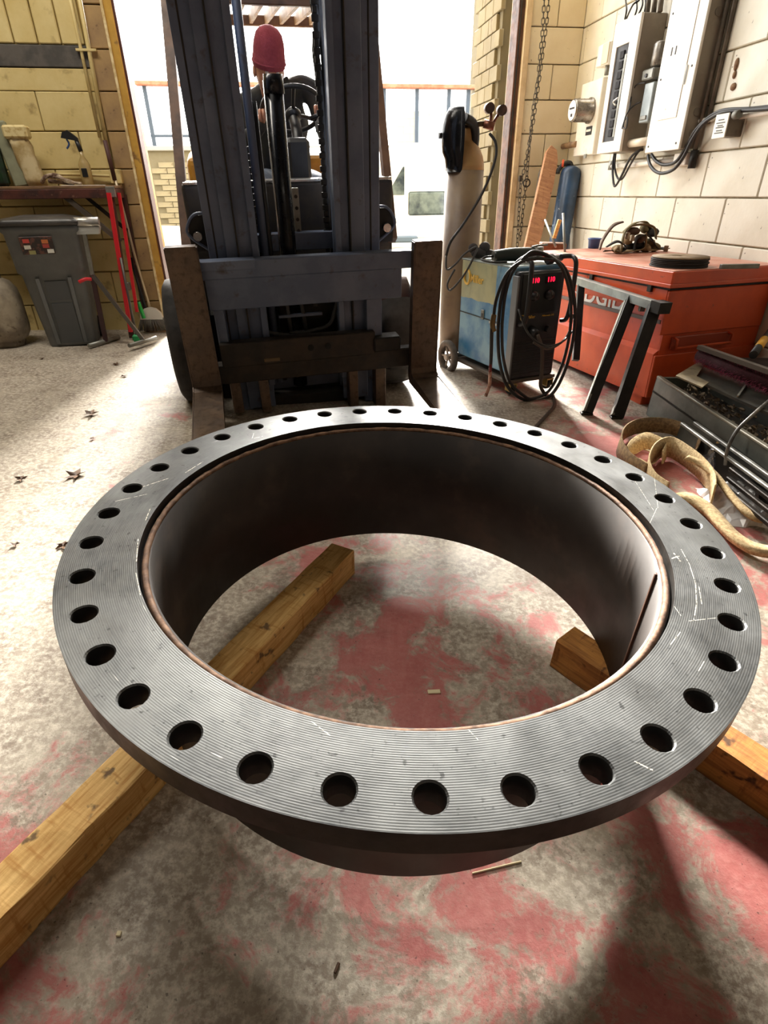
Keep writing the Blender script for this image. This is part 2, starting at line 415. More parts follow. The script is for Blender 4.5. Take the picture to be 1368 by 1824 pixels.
# ================================================================ FLANGED SPOOL
C0 = V(.04499, 1.02397, 0); ZF = 1.115-.63822
sp = thing('flanged_pipe_spool', 'large dark steel pipe ring with drilled flange resting on timbers in the foreground', 'pipe flange', T(C0.x, C0.y, .095) @ rot_z(.03718-PI/2))
def flange(Ri, Ro, Rb, rh, n, z0, z1):
    mb = MB(); bm = mb.bm; K = 6
    per = [(-1+2*i/K, -1) for i in range(K)]+[(1, -1+2*i/K) for i in range(K)]+[(1-2*i/K, 1) for i in range(K)]+[(-1, 1-2*i/K) for i in range(K)]
    cache = {}
    def vert(x, y, z):
        k = (round(x, 5), round(y, 5), round(z, 5))
        if k not in cache: cache[k] = bm.verts.new(V(x, y, z))
        return cache[k]
    ch = .0025
    for s in range(n):
        a0 = s*2*PI/n; ha = PI/n
        outer = []; hole = []; hin = []
        for (pa, pr) in per:
            r = (Ri+Ro)/2+pr*(Ro-Ri)/2; a = a0+pa*ha
            outer.append((r*math.cos(a), r*math.sin(a), pr))
            lx = (r*math.cos(pa*ha)-Rb); ly = r*math.sin(pa*ha); L = math.hypot(lx, ly)
            for rr, lst in ((rh+ch, hole), (rh, hin)):
                hx, hy = Rb+lx/L*rr, ly/L*rr
                lst.append((hx*math.cos(a0)-hy*math.sin(a0), hx*math.sin(a0)+hy*math.cos(a0)))
        N = len(per)
        for i in range(N):
            k = (i+1) % N
            ot = [vert(outer[q][0], outer[q][1], z1) for q in (i, k)]; ob = [vert(outer[q][0], outer[q][1], z0) for q in (i, k)]
            ht = [vert(*hole[q], z1) for q in (i, k)]; hb = [vert(*hin[q], z0) for q in (i, k)]; hc = [vert(*hin[q], z1-ch) for q in (i, k)]
            bm.faces.new((ot[0], ot[1], ht[1], ht[0])); bm.faces.new((ob[1], ob[0], hb[0], hb[1]))
            bm.faces.new((ht[0], ht[1], hc[1], hc[0]))
            f = bm.faces.new((hc[0], hc[1], hb[1], hb[0])); f.smooth = True; f.material_index = 1
            if outer[i][2] == outer[k][2] and abs(outer[i][2]) == 1:
                f = bm.faces.new((ot[1], ot[0], ob[0], ob[1])); f.material_index = 2
    return mb
fo = flange(.5365, .6725, .6287, .0206, 36, ZF-.042-.095, ZF-.095)
fo = fo.build('flange', M_FLANGE, sp, 'machined flange face with thirty six bolt holes')
fo.data.materials.append(mat('dark_drilled_bore', '141312', rough=.75, metal=.2)); fo.data.materials.append(mat('dark_turned_rim', '2a2826', '3b3733', 10, rough=.5, metal=.5, bump=.1))
zt, zb_ = ZF-.020-.095, 0.0
MB().lathe([(.5165, zb_), (.5165, zt), (.5345, zt), (.5345, zb_)], 128, closed=True).build('pipe_wall', M_PIPEIN, sp)
mb = MB(); pts = [(.526*math.cos(a), .526*math.sin(a), zt+.0015+random.uniform(-.0012, .0012)) for a in [2*PI*i/180 for i in range(180)]]
mb.tube(pts, .0065, 6, 1, closed=True).build('weld_bead', M_WELD, sp, 'coppery weld bead around the bore')
mb = MB()                                                            # hub under the flange
mb.lathe([(.5346, ZF-.137), (.556, ZF-.137), (.5346, ZF-.175)], 96, closed=True).build('fillet_weld', M_DARK, sp)
_p0 = fl(1180, 1005, ZF); _a = math.atan2(_p0.y-C0.y, _p0.x-C0.x)-(.03718-PI/2)
MB().box(.512, .5175, -.004, .004, .0, zt-.004, .001, rot_z(_a)).build('seam_weld', mat('rusty_seam', '5e3f2e', rough=.6), sp, 'thin vertical weld seam inside the pipe')

# ================================================================ TIMBERS
def timber(p0, p1, w, h, material, label, side=1, seed=0):
    """p0, p1: ends of the left top edge"""
    d = (p1-p0); d.z = 0; L = d.length; x = d.normalized(); y = V(-x.y, x.x, 0)*side; z = V(0, 0, 1)
    rnd = random.Random(seed); N = int(L/.05)+1; grid = []
    for i in range(N+1):
        t = L*i/N; wob = [rnd.uniform(-.0015, .0015) for _ in range(4)]
        grid.append([(t, wob[0], .0), (t, w+wob[1], .0), (t, w+.002+wob[1], .004), (t, w+wob[2], h-.003), (t, w-.003, h+wob[3]), (t, .003, h+wob[2]), (t, wob[3], h-.003)])
    mb = MB(); R = mb.rows(grid, close=True, smooth=False); mb.cap(R[0]); mb.cap(R[-1], True)
    M = Matrix(((x.x, y.x, 0, p0.x), (x.y, y.y, 0, p0.y), (0, 0, 1, 0), (0, 0, 0, 1)))
    return solo('timber', mb, material, label, 'timber', M)
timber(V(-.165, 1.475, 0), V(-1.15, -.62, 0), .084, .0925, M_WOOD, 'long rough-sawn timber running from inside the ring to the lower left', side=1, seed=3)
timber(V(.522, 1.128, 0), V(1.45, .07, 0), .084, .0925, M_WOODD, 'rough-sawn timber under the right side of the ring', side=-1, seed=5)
# ================================================================ FORKLIFT
um = V(-.031, -.0793, .9964).normalized()
rx = V(math.cos(math.radians(16)), math.sin(math.radians(16)), 0); rx = (rx-um*rx.dot(um)).normalized(); aw = um.cross(rx)
KF = .865
P0 = V(-1.011, 3.012, .04)
FK = frame(CAM+(P0-CAM)*KF, rx, aw, um, KF)
fk = thing('forklift', 'dark forklift standing in the open doorway with mast and two forks facing the ring', 'forklift', FK)
def flr(p):   # forklift local -> Z of the floor under (x,w)
    x, w = p; o = FK @ V(x, w, 0); return -o.z/(um.z*KF)
# forks: L shaped, each one part
for (a, b, zt_, zb2) in ((-.078, .078, .729, 0.0), (1.187, 1.348, .70, -.05)):
    mb = MB(); pts = [(0, zt_), (.06, zt_), (.06, zb2-.02), (.03, zb2-.055), (-1.15, zb2-.02), (-1.15, zb2-.008), (-.05, zb2+.006), (-.012, zb2+.02), (0, zb2+.05)]
    mb.prism([(a, y, z) for y, z in pts], (b-a, 0, 0))
    es = [e for e in mb.bm.edges if abs(e.verts[0].co.x-e.verts[1].co.x) < 1e-6]
    bmesh.ops.bevel(mb.bm, geom=es, offset=.006, segments=2, affect='EDGES')
    mb.build('fork', M_RUST, fk)
# carriage
mb = MB(); mb.box(.03, 1.20, .062, .13, .555, .645, .006); mb.box(.085, 1.14, .068, .11, .40, .558, .004)
mb.box(-.03, .35, .05, .12, .60, .648, .004)
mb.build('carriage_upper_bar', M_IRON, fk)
mb = MB(); mb.box(.03, 1.22, .062, .13, -.01, .105, .006); mb.box(.10, .98, .05, .12, .09, .225, .005); mb.build('carriage_lower_bar', mat('grimy_brown_steel', '2a2622', '3a3028', 9, rough=.6, metal=.3, bump=.25), fk)
mb = MB(); mb.box(.97, 1.13, .03, .13, .11, .19, .008); mb.build('stop_block', M_DARK, fk)
mb = MB(); mb.box(.33, .42, .045, .052, .105, .125, .003, rot_z(.0)); mb.build('bare_patch', mat('scuffed_bare_steel', '6d5b43', rough=.5, metal=.4), fk)
for x in (.60, .70):
    MB().cyl((x, .049, .165), (x, .045, .165), .018, n=16).build('bolt_recess', mat('hole_black', '0a0a0a', rough=.8), fk)
for x0, x1 in ((.10, .155), (.94, 1.03)):
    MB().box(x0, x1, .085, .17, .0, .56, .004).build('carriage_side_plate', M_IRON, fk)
for x0, x1, z in ((.12, .18, -.20), (.285, .34, -.215), (.82, .875, -.25), (.985, 1.05, -.26)):
    MB().box(x0, x1, .07, .16, z, .02, .004).build('mast_stub', M_RUST, fk)
# mast: two nested channel pairs
ZB, ZT = -.27, 2.35
def channel(mb, x0, x1, w0, w1, z0, z1, t, open_to):
    mb.box(x0, x1, w0, w0+t, z0, z1, .003); mb.box(x0, x1, w1-t, w1, z0, z1, .003)
    if open_to > 0: mb.box(x0, x0+t, w0+t, w1-t, z0, z1)
    else: mb.box(x1-t, x1, w0+t, w1-t, z0, z1)
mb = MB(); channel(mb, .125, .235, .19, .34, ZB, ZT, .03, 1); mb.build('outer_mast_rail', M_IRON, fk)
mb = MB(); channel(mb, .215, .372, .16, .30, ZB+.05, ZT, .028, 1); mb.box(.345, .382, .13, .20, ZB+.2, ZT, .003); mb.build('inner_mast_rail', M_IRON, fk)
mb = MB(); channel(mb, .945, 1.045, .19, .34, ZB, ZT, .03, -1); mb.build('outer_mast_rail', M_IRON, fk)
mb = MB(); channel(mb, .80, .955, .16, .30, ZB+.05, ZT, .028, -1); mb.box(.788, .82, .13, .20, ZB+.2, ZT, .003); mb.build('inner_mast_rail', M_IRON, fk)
for x in (.165, .275, .87, .995):
    MB().box(x-.004, x+.004, .128 if .2 < x < .9 else .186, .17 if .2 < x < .9 else .2, ZB+.3, ZT, .002).build('rail_seam', M_DARK, fk)
for z in (.63, 2.05):
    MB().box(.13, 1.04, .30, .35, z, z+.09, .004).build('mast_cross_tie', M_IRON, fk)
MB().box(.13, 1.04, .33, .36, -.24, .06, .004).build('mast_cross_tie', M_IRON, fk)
MB().box(.05, 1.12, .42, .62, -.27, .3, .02).build('axle_housing', M_DARK, fk)
MB().box(.2, 1.0, .24, .42, -.285, -.18, .02).build('underbody_plate', M_DARK, fk)
MB().box(.38, .80, .31, .34, .04, .46).build('carriage_back_plate', M_DARK, fk)
# hydraulics in the middle
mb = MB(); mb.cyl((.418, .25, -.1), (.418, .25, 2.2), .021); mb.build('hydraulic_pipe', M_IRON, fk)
mb = MB(); mb.cyl((.452, .27, -.1), (.447, .27, 1.30), .014); mb.build('hydraulic_pipe', M_BLACK, fk)
c = MB(); c.cyl((.548, .30, -.15), (.552, .30, 1.34), .044, n=20); c.cyl((.552, .30, 1.33), (.552, .30, 1.405), .050, .046, n=20); c.build('lift_cylinder', mat('lift_cylinder_black', '17181c', rough=.25, metal=.3), fk)
mb = MB(); mb.cyl((.505, .29, .3), (.505, .29, 1.38), .005); mb.build('chrome_rod_line', M_CHROME, fk)
mb = MB(); mb.box(.60, .635, .33, .345, .62, .93, .002); mb.build('perforated_bracket', M_GALV, fk)
for i in range(5): MB().cyl((.618, .328, .67+i*.055), (.618, .324, .67+i*.055), .009, n=10).build('bracket_bolt', M_DARK, fk)
# chains
def chain_strip(x, w, z0, z1):
    mb = MB(); n = int((z1-z0)/.03)
    for i in range(n):
        z = z0+i*.03; o = .006 if i % 2 else 0
        mb.box(x-.011-o, x+.011+o, w-.008, w+.008, z, z+.026, .002)
    return mb
chain_strip(.395, .36, .1, 1.15).build('lift_chain', M_DARK, fk, 'black leaf lift chain')
chain_strip(.775, .33, .55, 2.1).build('lift_chain', M_DARK, fk, 'black leaf lift chain')
MB().tube([(.80, .34, 2.1), (.775, .36, 1.72), (.79, .36, 1.60), (.775, .36, 1.5), (.782, .36, 1.40), (.79, .36, 1.2), (.785, .35, .7)], .019, 8).build('hydraulic_hose', M_HOSE, fk)
MB().tube([(.82, .34, 2.1), (.80, .36, 1.7), (.812, .36, 1.4), (.80, .36, 1.0), (.81, .35, .5)], .013, 8).build('hydraulic_hose', M_HOSE, fk)
# hoses behind the carriage
for pts in ([(.30, .2, .42), (.27, .2, .36), (.33, .2, .25), (.47, .2, .20), (.62, .2, .205)], [(.95, .2, .40), (.82, .2, .39), (.78, .2, .33), (.74, .2, .24), (.62, .2, .21), (.50, .2, .21)], [(.50, .21, .43), (.51, .2, .22)], [(.58, .21, .43), (.60, .2, .22)], [(.67, .21, .43), (.665, .2, .35)]):
    MB().tube(pts, .012, 8).build('hydraulic_hose', mat('dusty_hose', '3b3a39', rough=.6, rv=0), fk)
mb = MB(); mb.box(.45, .70, .19, .21, .30, .315); mb.build('hose_clamp_bar', M_IRON, fk)
# tilt cylinder brackets either side of mast
for sx, x in ((-1, .095), (1, 1.085)):
    mb = MB(); pts = [(x-.05, .66), (x+.05, .66), (x+.05, .83), (x-.015, .83), (x-.045, .80), (x-.055, .74)]
    if sx > 0: pts = [(2*x-a, b) for a, b in pts]
    mb.prism([(a, .25, b) for a, b in pts], (0, .07, 0)); mb.build('tilt_bracket', M_DARK, fk)
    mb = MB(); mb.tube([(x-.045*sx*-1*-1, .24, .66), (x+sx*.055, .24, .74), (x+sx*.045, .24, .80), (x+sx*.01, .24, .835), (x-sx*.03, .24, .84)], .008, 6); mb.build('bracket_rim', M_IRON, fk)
    mb = MB(); mb.cyl((x+sx*.012, .22, .735), (x+sx*.012, .25, .735), .022, n=14); mb.build('tilt_pin', M_CHROME, fk)
# body
M_BODY = mat('grimy_forklift_body', '2e2b2a', '453c30', 4, rough=.55)
mb = MB(); mb.box(.03, 1.22, .55, .75, .30, .94, .02, seg=2); mb.box(.06, .42, .75, 2.0, .1, .62, .02); mb.box(.9, 1.22, .75, 2.0, .1, .62, .02); mb.box(.3, 1.0, .9, 2.1, .05, .4)
mb.build('front_cowl', M_BODY, fk)
MB().box(.04, 1.21, .545, .56, .935, .95, .003).build('cowl_edge', M_CHROME, fk, 'bright top edge of the cowl')  # thin bright strip along the cowl's top edge
mb = MB(); mb.box(.02, 1.26, 2.2, 3.1, -.05, .97, .06, seg=3); mb.box(.15, 1.1, 2.05, 2.3, .1, .80, .03); mb.build('counterweight', M_OCHRE, fk)
mb = MB(); mb.box(.40, .95, 1.75, 2.15, .62, .76, .04, seg=3); mb.box(.40, .95, 2.10, 2.22, .74, 1.22, .04, seg=3); mb.build('seat', mat('black_vinyl', '1b1b1d', rough=.5), fk)
# overhead guard
def bar(mb, p, q, w, d):
    p, q = V(*p), V(*q); z = (q-p).normalized(); x = V(1, 0, 0); y = z.cross(x).normalized(); x = y.cross(z)
    A = [mb.bm.verts.new(p+x*a*w/2+y*b*d/2) for a, b in ((-1, -1), (1, -1), (1, 1), (-1, 1))]
    B = [mb.bm.verts.new(q+x*a*w/2+y*b*d/2) for a, b in ((-1, -1), (1, -1), (1, 1), (-1, 1))]
    mb.skin_(A, B, False); mb.cap(A); mb.cap(B, True)
M_GUARD = mat('brown_guard_paint', '6b4d38', '4e382b', 7, rough=.5)
bar_ = MB(); bar(bar_, (-.005, .5, .55), (.10, 1.3, 1.78), .052, .06); bar_.build('guard_post', M_GUARD, fk)
bar_ = MB(); bar(bar_, (1.205, .5, .62), (1.275, 1.3, 1.78), .045, .06); bar_.build('guard_post', M_GUARD, fk)
bar_ = MB(); bar(bar_, (.10, 2.45, .9), (.14, 2.35, 1.78), .06, .06); bar_.build('guard_post', M_OCHRE, fk, 'ochre rear guard post')
bar_ = MB(); bar(bar_, (1.27, 2.45, .9), (1.27, 2.35, 1.78), .06, .06); bar_.build('guard_post', M_OCHRE, fk, 'ochre rear guard post')
gt = MB(); gt.box(.07, 1.31, 1.27, 1.33, 1.755, 1.815, .006).box(.07, 1.31, 2.32, 2.38, 1.755, 1.815, .006).box(.07, .13, 1.33, 2.32, 1.76, 1.81).box(1.25, 1.31, 1.33, 2.32, 1.76, 1.81)
gt = gt.build('guard_roof', M_GUARD, fk)
for i in range(9):
    x = .205+i*.108; MB().box(x-.012, x+.012, 1.32, 2.33, 1.765, 1.825, .002).build('guard_slat', mat('tan_guard_paint', '9a7c55', '7a5f40', 8, rough=.5), gt)
# steering wheel + column
sw = thing  # noqa
hub = V(.752, 1.25, 1.262); nrm = V(0, .62, .78).normalized(); a_ = V(1, 0, 0); b_ = nrm.cross(a_)
mb = MB(); mb.tube([tuple(hub+a_*.19*math.cos(t)+b_*.19*math.sin(t)) for t in [2*PI*i/40 for i in range(40)]], .014, 10, 1, closed=True)
for t in (.5, 2.6, 4.71): mb.tube([tuple(hub-nrm*.03), tuple(hub+(a_*math.cos(t)+b_*math.sin(t))*.1-nrm*.01), tuple(hub+(a_*math.cos(t)+b_*math.sin(t))*.185)], .012, 8)
mb.lathe([(.0, -.06), (.05, -.05), (.05, -.02), (.03, .0), (0, .002)], 20, tuple(hub), tuple(nrm))
mb.build('steering_wheel', M_BLACK, fk)
mb = MB(); mb.tube([tuple(hub-nrm*.03), (.752, 1.1, 1.1), (.70, 1.0, .9)], .035, 12); mb.box(.655, .79, .85, .97, .62, 1.13, .02); mb.build('steering_column', M_BLACK, fk)
MB().cyl((.84, 1.1, 1.22), (.93, 1.1, 1.25), .012).build('gear_lever', M_BLACK, fk)
mb = MB(); mb.box(.88, .99, 1.05, 1.2, 1.13, 1.22, .02); mb.build('control_box', M_BLACK, fk)
# tires (in nominal forklift coordinates, standing on the shop floor)
def tire(x0, x1, w, R, name='tire'):
    zf = flr(((x0+x1)/2, w)); c = (x0, w, zf+R); ax = (1, 0, 0); Wd = x1-x0
    mb = MB(); mb.lathe([(R*.55, 0), (R*.9, 0), (R*.98, Wd*.08), (R, Wd*.25), (R, Wd*.75), (R*.98, Wd*.92), (R*.9, Wd), (R*.55, Wd)], 48, c, ax, closed=True)
    t = mb.build(name, M_RUBBER, fk)
    MB().lathe([(R*.12, -.01), (R*.2, .0), (R*.5, .05), (R*.555, .01), (R*.555, Wd-.01), (R*.5, Wd-.05), (R*.12, Wd-.03)], 32, c, ax, closed=True).build('wheel_rim', mat('dusty_wheel_rim', '6f6a62', '57524b', 6, rough=.6, metal=.3), t)
    return t
tire(-.175, .06, .50, .36); tire(1.09, 1.33, .62, .36)
tire(.02, .22, 2.55, .30); tire(1.08, 1.28, 2.55, .30)
mb = MB(); mb.cyl((1.0, .5, .30), (1.29, .5, .30), .115, n=24); mb.build('tilt_housing', mat('red_brown_oily_paint', '3a2320', '2a201e', 6, rough=.4), fk)
mb = MB(); mb.box(1.0, 1.30, .30, .45, -.21, .10, .05, seg=3); mb.build('fender', M_DARK, fk)

# ================================================================ OPERATOR
SKIN = mat('skin', 'b98368', rough=.55, rv=0)
op = thing('person', 'person in a red knit beanie and dark jacket bent over the forklift steering wheel', 'person', FK)
def skinned(name, nodes, edges, material, parent, sub=2, label=None):
    me = bpy.data.meshes.new(name); me.from_pydata([n[0] for n in nodes], edges, []); me.materials.append(material)
    o = bpy.data.objects.new(name, me); COL.objects.link(o); o.parent = parent
    m = o.modifiers.new('skin', 'SKIN'); m.use_smooth_shade = True; m.branch_smoothing = .6
    if not me.skin_vertices: me.skin_vertices.new()
    for i, n in enumerate(nodes):
        r = n[1]; me.skin_vertices[0].data[i].radius = (r, r) if not hasattr(r, '__len__') else r
    me.skin_vertices[0].data[0].use_root = True
    s_ = o.modifiers.new('sub', 'SUBSURF'); s_.levels = sub; s_.render_levels = sub
    if label: o['label'] = label
    return o
JACK = mat('dark_work_jacket', '26282b', '34352f', 5, rough=.85, bump=.4, bscale=18, bd=.01)
JEAN = mat('faded_jeans', '4a5a72', '7d8896', 9, .4, .65, .85, 0, .3, 40)
# jacket: pelvis, spine, shoulders, arms
nodes = [((.70, 1.95, .82), (.17, .15)), ((.70, 1.88, 1.0), (.175, .15)), ((.76, 1.84, 1.20), (.26, .18)), ((.74, 1.78, 1.37), (.17, .13)), ((.69, 1.71, 1.40), (.068, .068)),
         ((.53, 1.74, 1.30), .092), ((.43, 1.70, 1.27), .088), ((.40, 1.52, 1.05), .068), ((.50, 1.32, 1.14), .05), ((.565, 1.27, 1.20), .042),
         ((.88, 1.78, 1.40), .098), ((.99, 1.74, 1.35), .092), ((1.02, 1.52, 1.10), .068), ((.97, 1.32, 1.17), .052), ((.925, 1.26, 1.225), .042)]
edges = [(0, 1), (1, 2), (2, 3), (3, 4), (3, 5), (5, 6), (6, 7), (7, 8), (8, 9), (3, 10), (10, 11), (11, 12), (12, 13), (13, 14)]
skinned('jacket', nodes, edges, JACK, op)
for sx, x0, x1 in ((-1, .62, .50), (1, .79, .93)):
    skinned('jeans_leg', [((x0, 1.95, .80), (.115, .11)), (((x0+x1)/2, 1.65, .83), .10), ((x1, 1.33, .83), .082), ((x1+.01*sx, 1.22, .60), .07), ((x1+.01*sx, 1.14, .33), .056)], [(0, 1), (1, 2), (2, 3), (3, 4)], JEAN, op)
    mb = MB(); mb.ball((x1+.01*sx, 1.08, .29), (.055, .14, .06)); mb.box(x1+.01*sx-.055, x1+.01*sx+.055, .95, 1.21, .22, .25, .01); mb.build('boot', M_DARK, op)
# head: one surface from profile rings, facing the camera and bowed
Hm = T(.668, 1.655, 1.475) @ Matrix.Rotation(.30, 4, 'X') @ Matrix.Rotation(.10, 4, 'Z') @ Matrix.Rotation(.08, 4, 'Y')
mb = MB(); grid = []
for i in range(17):
    t = -PI/2+PI*i/16; row = []
    for jx in range(24):
        a = 2*PI*jx/24; x = math.cos(t)*math.cos(a)*.090; y = math.cos(t)*math.sin(a)*.112; z = math.sin(t)*.140
        if z < 0: x *= 1+.9*z; y = y*(1+.5*z)+(.010 if y > 0 else -.010)
        if y < 0:
            f = math.exp(-(x/.016)**2)
            y -= .026*f*math.exp(-((z+.025)/.022)**2)                    # nose
            y -= .008*math.exp(-(x/.03)**2)*math.exp(-((z+.075)/.012)**2) # lips
            y += .012*(math.exp(-((abs(x)-.036)/.016)**2))*math.exp(-((z-.012)/.016)**2)
            y -= .010*math.exp(-(x/.03)**2)*math.exp(-((z+.115)/.02)**2)
        row.append((x, y, z))
    grid.append(row)
mb.rows(grid, close=True)
bmesh.ops.remove_doubles(mb.bm, verts=mb.bm.verts, dist=.0005)
mb.cyl((0, .03, -.22), (0, .02, -.08), .058, .055)
hd = mb.build('head', SKIN, op, m=Hm)
for sx in (-1, 1):
    MB().ball((sx*.092, .012, -.012), (.012, .024, .036)).build('ear', SKIN, hd, m=Hm)
    MB().ball((sx*.035, -.098, .012), (.013, .01, .008)).build('eye', mat('eye', 'd8d4cc', rough=.3, rv=0), hd, m=Hm)
mb = MB(); mb.ball((0, -.106, -.076), (.024, .006, .006)); mb.build('mouth', mat('lip', '8a4f48', rough=.5, rv=0), hd, m=Hm)
KN = NT('red_knit'); kc = KN.coord((1, 1, 1)); KN.l(KN.mix(KN.noise(kc, 60, 3), 'a34a58', '7e3340'), KN.b.inputs['Base Color']); KN.b.inputs['Roughness'].default_value = .95; KN.bump(KN.noise(kc, 120, 3), .6, .006)
mb = MB(); mb.lathe([(.100, .025), (.104, .03), (.106, .075), (.1025, .08), (.101, .10), (.096, .15), (.082, .195), (.058, .222), (.03, .234), (.0, .237)], 32, (0, 0, 0))
for v in mb.bm.verts: v.co.y *= 1.14; v.co.z -= .006
mb.build('beanie', KN.m, op, 'red knit beanie', m=Hm)
mb = MB(); mb.tube([tuple(V(.104*math.cos(t)*1.0, .104*1.14*math.sin(t), .045)) for t in [2*PI*i/32 for i in range(32)]], .007, 8, 1, closed=True)
mb.build('beanie_cuff', KN.m, op, m=Hm)
# hands on the rim
def hand(cx, cy, cz, sx, root):
    nodes = [((cx, cy, cz), (.030, .018))]; e = []
    def add(*pp):
        prev = 0
        for p, r in pp:
            nodes.append((p, r)); e.append((prev, len(nodes)-1)); prev = len(nodes)-1
    for k in range(4):
        o = (k-1.5)*.021; l = (.9, 1, .96, .78)[k]
        add(((cx+o*sx, cy-.035, cz+.03), .0105), ((cx+o*sx*1.05, cy-.062*l, cz+.012), .0095), ((cx+o*sx, cy-.058*l, cz-.018), .0085), ((cx+o*sx, cy-.035, cz-.03), .0075))
    add(((cx-.03*sx, cy-.01, cz+.0), .013), ((cx-.045*sx, cy-.03, cz-.012), .010), ((cx-.04*sx, cy-.05, cz-.02), .008))
    nodes.append((root, (.026, .022))); e.append((0, len(nodes)-1))
    skinned('hand', nodes, e, SKIN, op, 1)
hand(.575, 1.245, 1.235, 1, (.55, 1.30, 1.19)); hand(.92, 1.235, 1.255, -1, (.94, 1.29, 1.21))
# ================================================================ OUTSIDE
M_BRK = mat('pale_yellow_brick', '73684e', '7d7256', 3, rough=.85, c3='64563c', scale3=12)
fac = struct('wall_facade', MB().box(-6, 8.4, 9.05, 9.4, -.6, 1.73).box(5.05, 8.4, 9.05, 9.4, 1.73, 4.2), mat('pale_brick_joint', '5f563f', rough=.9), BF, label='pale yellow brick wall with a large steel window across the yard')
def brick_run(u0, u1, z0, z1, w, parent, bw=.30, bh=.10, lim=290, mtl=M_BRK, rnd=random.Random(2)):
    me = None; n = 0; k = 0; z = z0
    mb = MB(); mb.box(-bw/2+.006, bw/2-.006, -.02, .02, -bh/2+.006, bh/2-.006); bmesh.ops.recalc_face_normals(mb.bm, faces=mb.bm.faces)
    me = bpy.data.meshes.new('brick'); mb.bm.to_mesh(me); mb.bm.free(); me.materials.append(mtl)
    while z < z1-.01:
        u = u0+(bw/2 if k % 2 else 0)
        while u < u1 and n < lim:
            o = bpy.data.objects.new('brick', me); COL.objects.link(o); o.parent = parent
            o.location = (u+bw/2, w+rnd.uniform(-.004, .004), z+bh/2); u += bw; n += 1
        z += bh; k += 1
brick_run(2.9, 5.4, .6, 1.7, 9.04, fac, lim=110)
brick_run(-1.6, -.6, -.1, 1.5, 9.04, fac, lim=70)
MB().box(-6, 5.1, 8.98, 9.1, 1.69, 1.77, .01).build('window_sill', mat('stone_sill', '8a857a', rough=.8), fac)
wn = struct('window_1', MB().box(-1.6, 5.0, 9.1, 9.12, 1.77, 2.74), mat('bright_window_glass', 'e6edf2', rough=.12, rv=0, alpha=.10), BF, label='tall steel framed window across the yard')
MSF = mat('blue_grey_window_steel', '2c3844', rough=.6)
for u in (-1.46, -.3, 1.0, 2.1, 3.17, 3.85, 4.52, 4.93):
    MB().box(u-.035, u+.035, 9.05, 9.13, 1.75, 2.76, .004).build('window_frame', MSF, wn)
MB().box(-1.5, 0.2, 9.05, 9.13, 1.92, 1.96).build('window_frame', MSF, wn)
MB().box(-1.6, 5.3, 8.95, 9.13, 2.73, 2.80, .01).build('window_lintel', mat('rusty_lintel', '8f5238', 'a06a50', 6, rough=.8), wn, 'rusty steel lintel')
b2_ = struct('wall_beyond', MB().box(4.6, 10.4, 16, 16.4, -.6, 3.05), M_BRK, BF, label='yellow brick building seen through the far window')
brick_run(4.7, 8.2, 1.9, 3.0, 15.97, b2_, bw=.4, bh=.2, lim=50)
mb = MB().box(5.35, 6.35, 15.85, 16, 2.15, 2.95, .01); mb.build('barred_window', mat('blue_grey_barred_glass', '5c6f83', rough=.3), b2_)
# neighbouring pier right of the door, pale brick
pr = struct('wall_neighbour', MB().box(2.66, 3.2, .45, .95, -.5, 3.4), mat('sunlit_pier_joint', '625840', rough=.9), BR, label='pale yellow brick pier just outside the door')
for k in range(34):
    for i in range(3):
        y0_ = .43+i*.19+(.09 if k % 2 else 0)
        MB().box(2.635, 2.67, y0_, y0_+.182, -.45+k*.105, -.352+k*.105, .003).build('brick', M_BRK, pr)
# parked white van
vn = thing('van', 'white vehicle parked across the yard behind the gas cylinder', 'vehicle', BF @ T(1.55, 4.2, 0))
CW = mat('white_car_paint', 'e8e8e6', rough=.2, rv=0)
prof = [(-1.6, .28), (-1.6, .70), (-1.5, .86), (-.55, .98), (.05, 1.02), (.35, 1.0), (1.0, 1.50), (3.9, 1.52), (4.05, 1.2), (4.1, .3)]
mb = MB(); mb.prism([(x, 0, z) for x, z in prof], (0, 1.75, 0))
bmesh.ops.bevel(mb.bm, geom=list(mb.bm.edges), offset=.05, segments=2, affect='EDGES'); mb.build('body', CW, vn)
GL = mat('dark_vehicle_glass', '2b343a', '66706a', 3, rough=.08)
MB().prism([(.85, -.012, .88), (1.10, -.012, .88), (1.10, -.012, 1.22), (1.08, -.012, 1.22)][::-1], (0, .02, 0)).build('quarter_glass', GL, vn)
MB().box(1.16, 1.9, -.012, .01, .62, .92, .02).build('side_window', GL, vn)
MB().box(2.0, 3.1, -.012, .01, .62, .92, .02).build('side_window', GL, vn)
mb = MB(); mb.box(-1.68, 1.3, -.05, .02, .27, .36, .02); mb.build('bumper_trim', mat('grey_bumper', '55636e', rough=.5), vn)
mb = MB(); mb.box(-.2, .35, -.03, .0, .52, .56, .01); mb.build('door_moulding', M_GALV, vn)
for x in (-.75, 3.0):
    mb = MB(); mb.lathe([(.05, 0), (.28, 0), (.32, .04), (.32, .2), (.28, .22)], 32, (x, -.02, .20), (0, 1, 0)); t = mb.build('wheel', M_RUBBER, vn)
    MB().cyl((x, -.03, .2), (x, 0, .2), .17, n=20).build('hubcap', M_GALV, t)

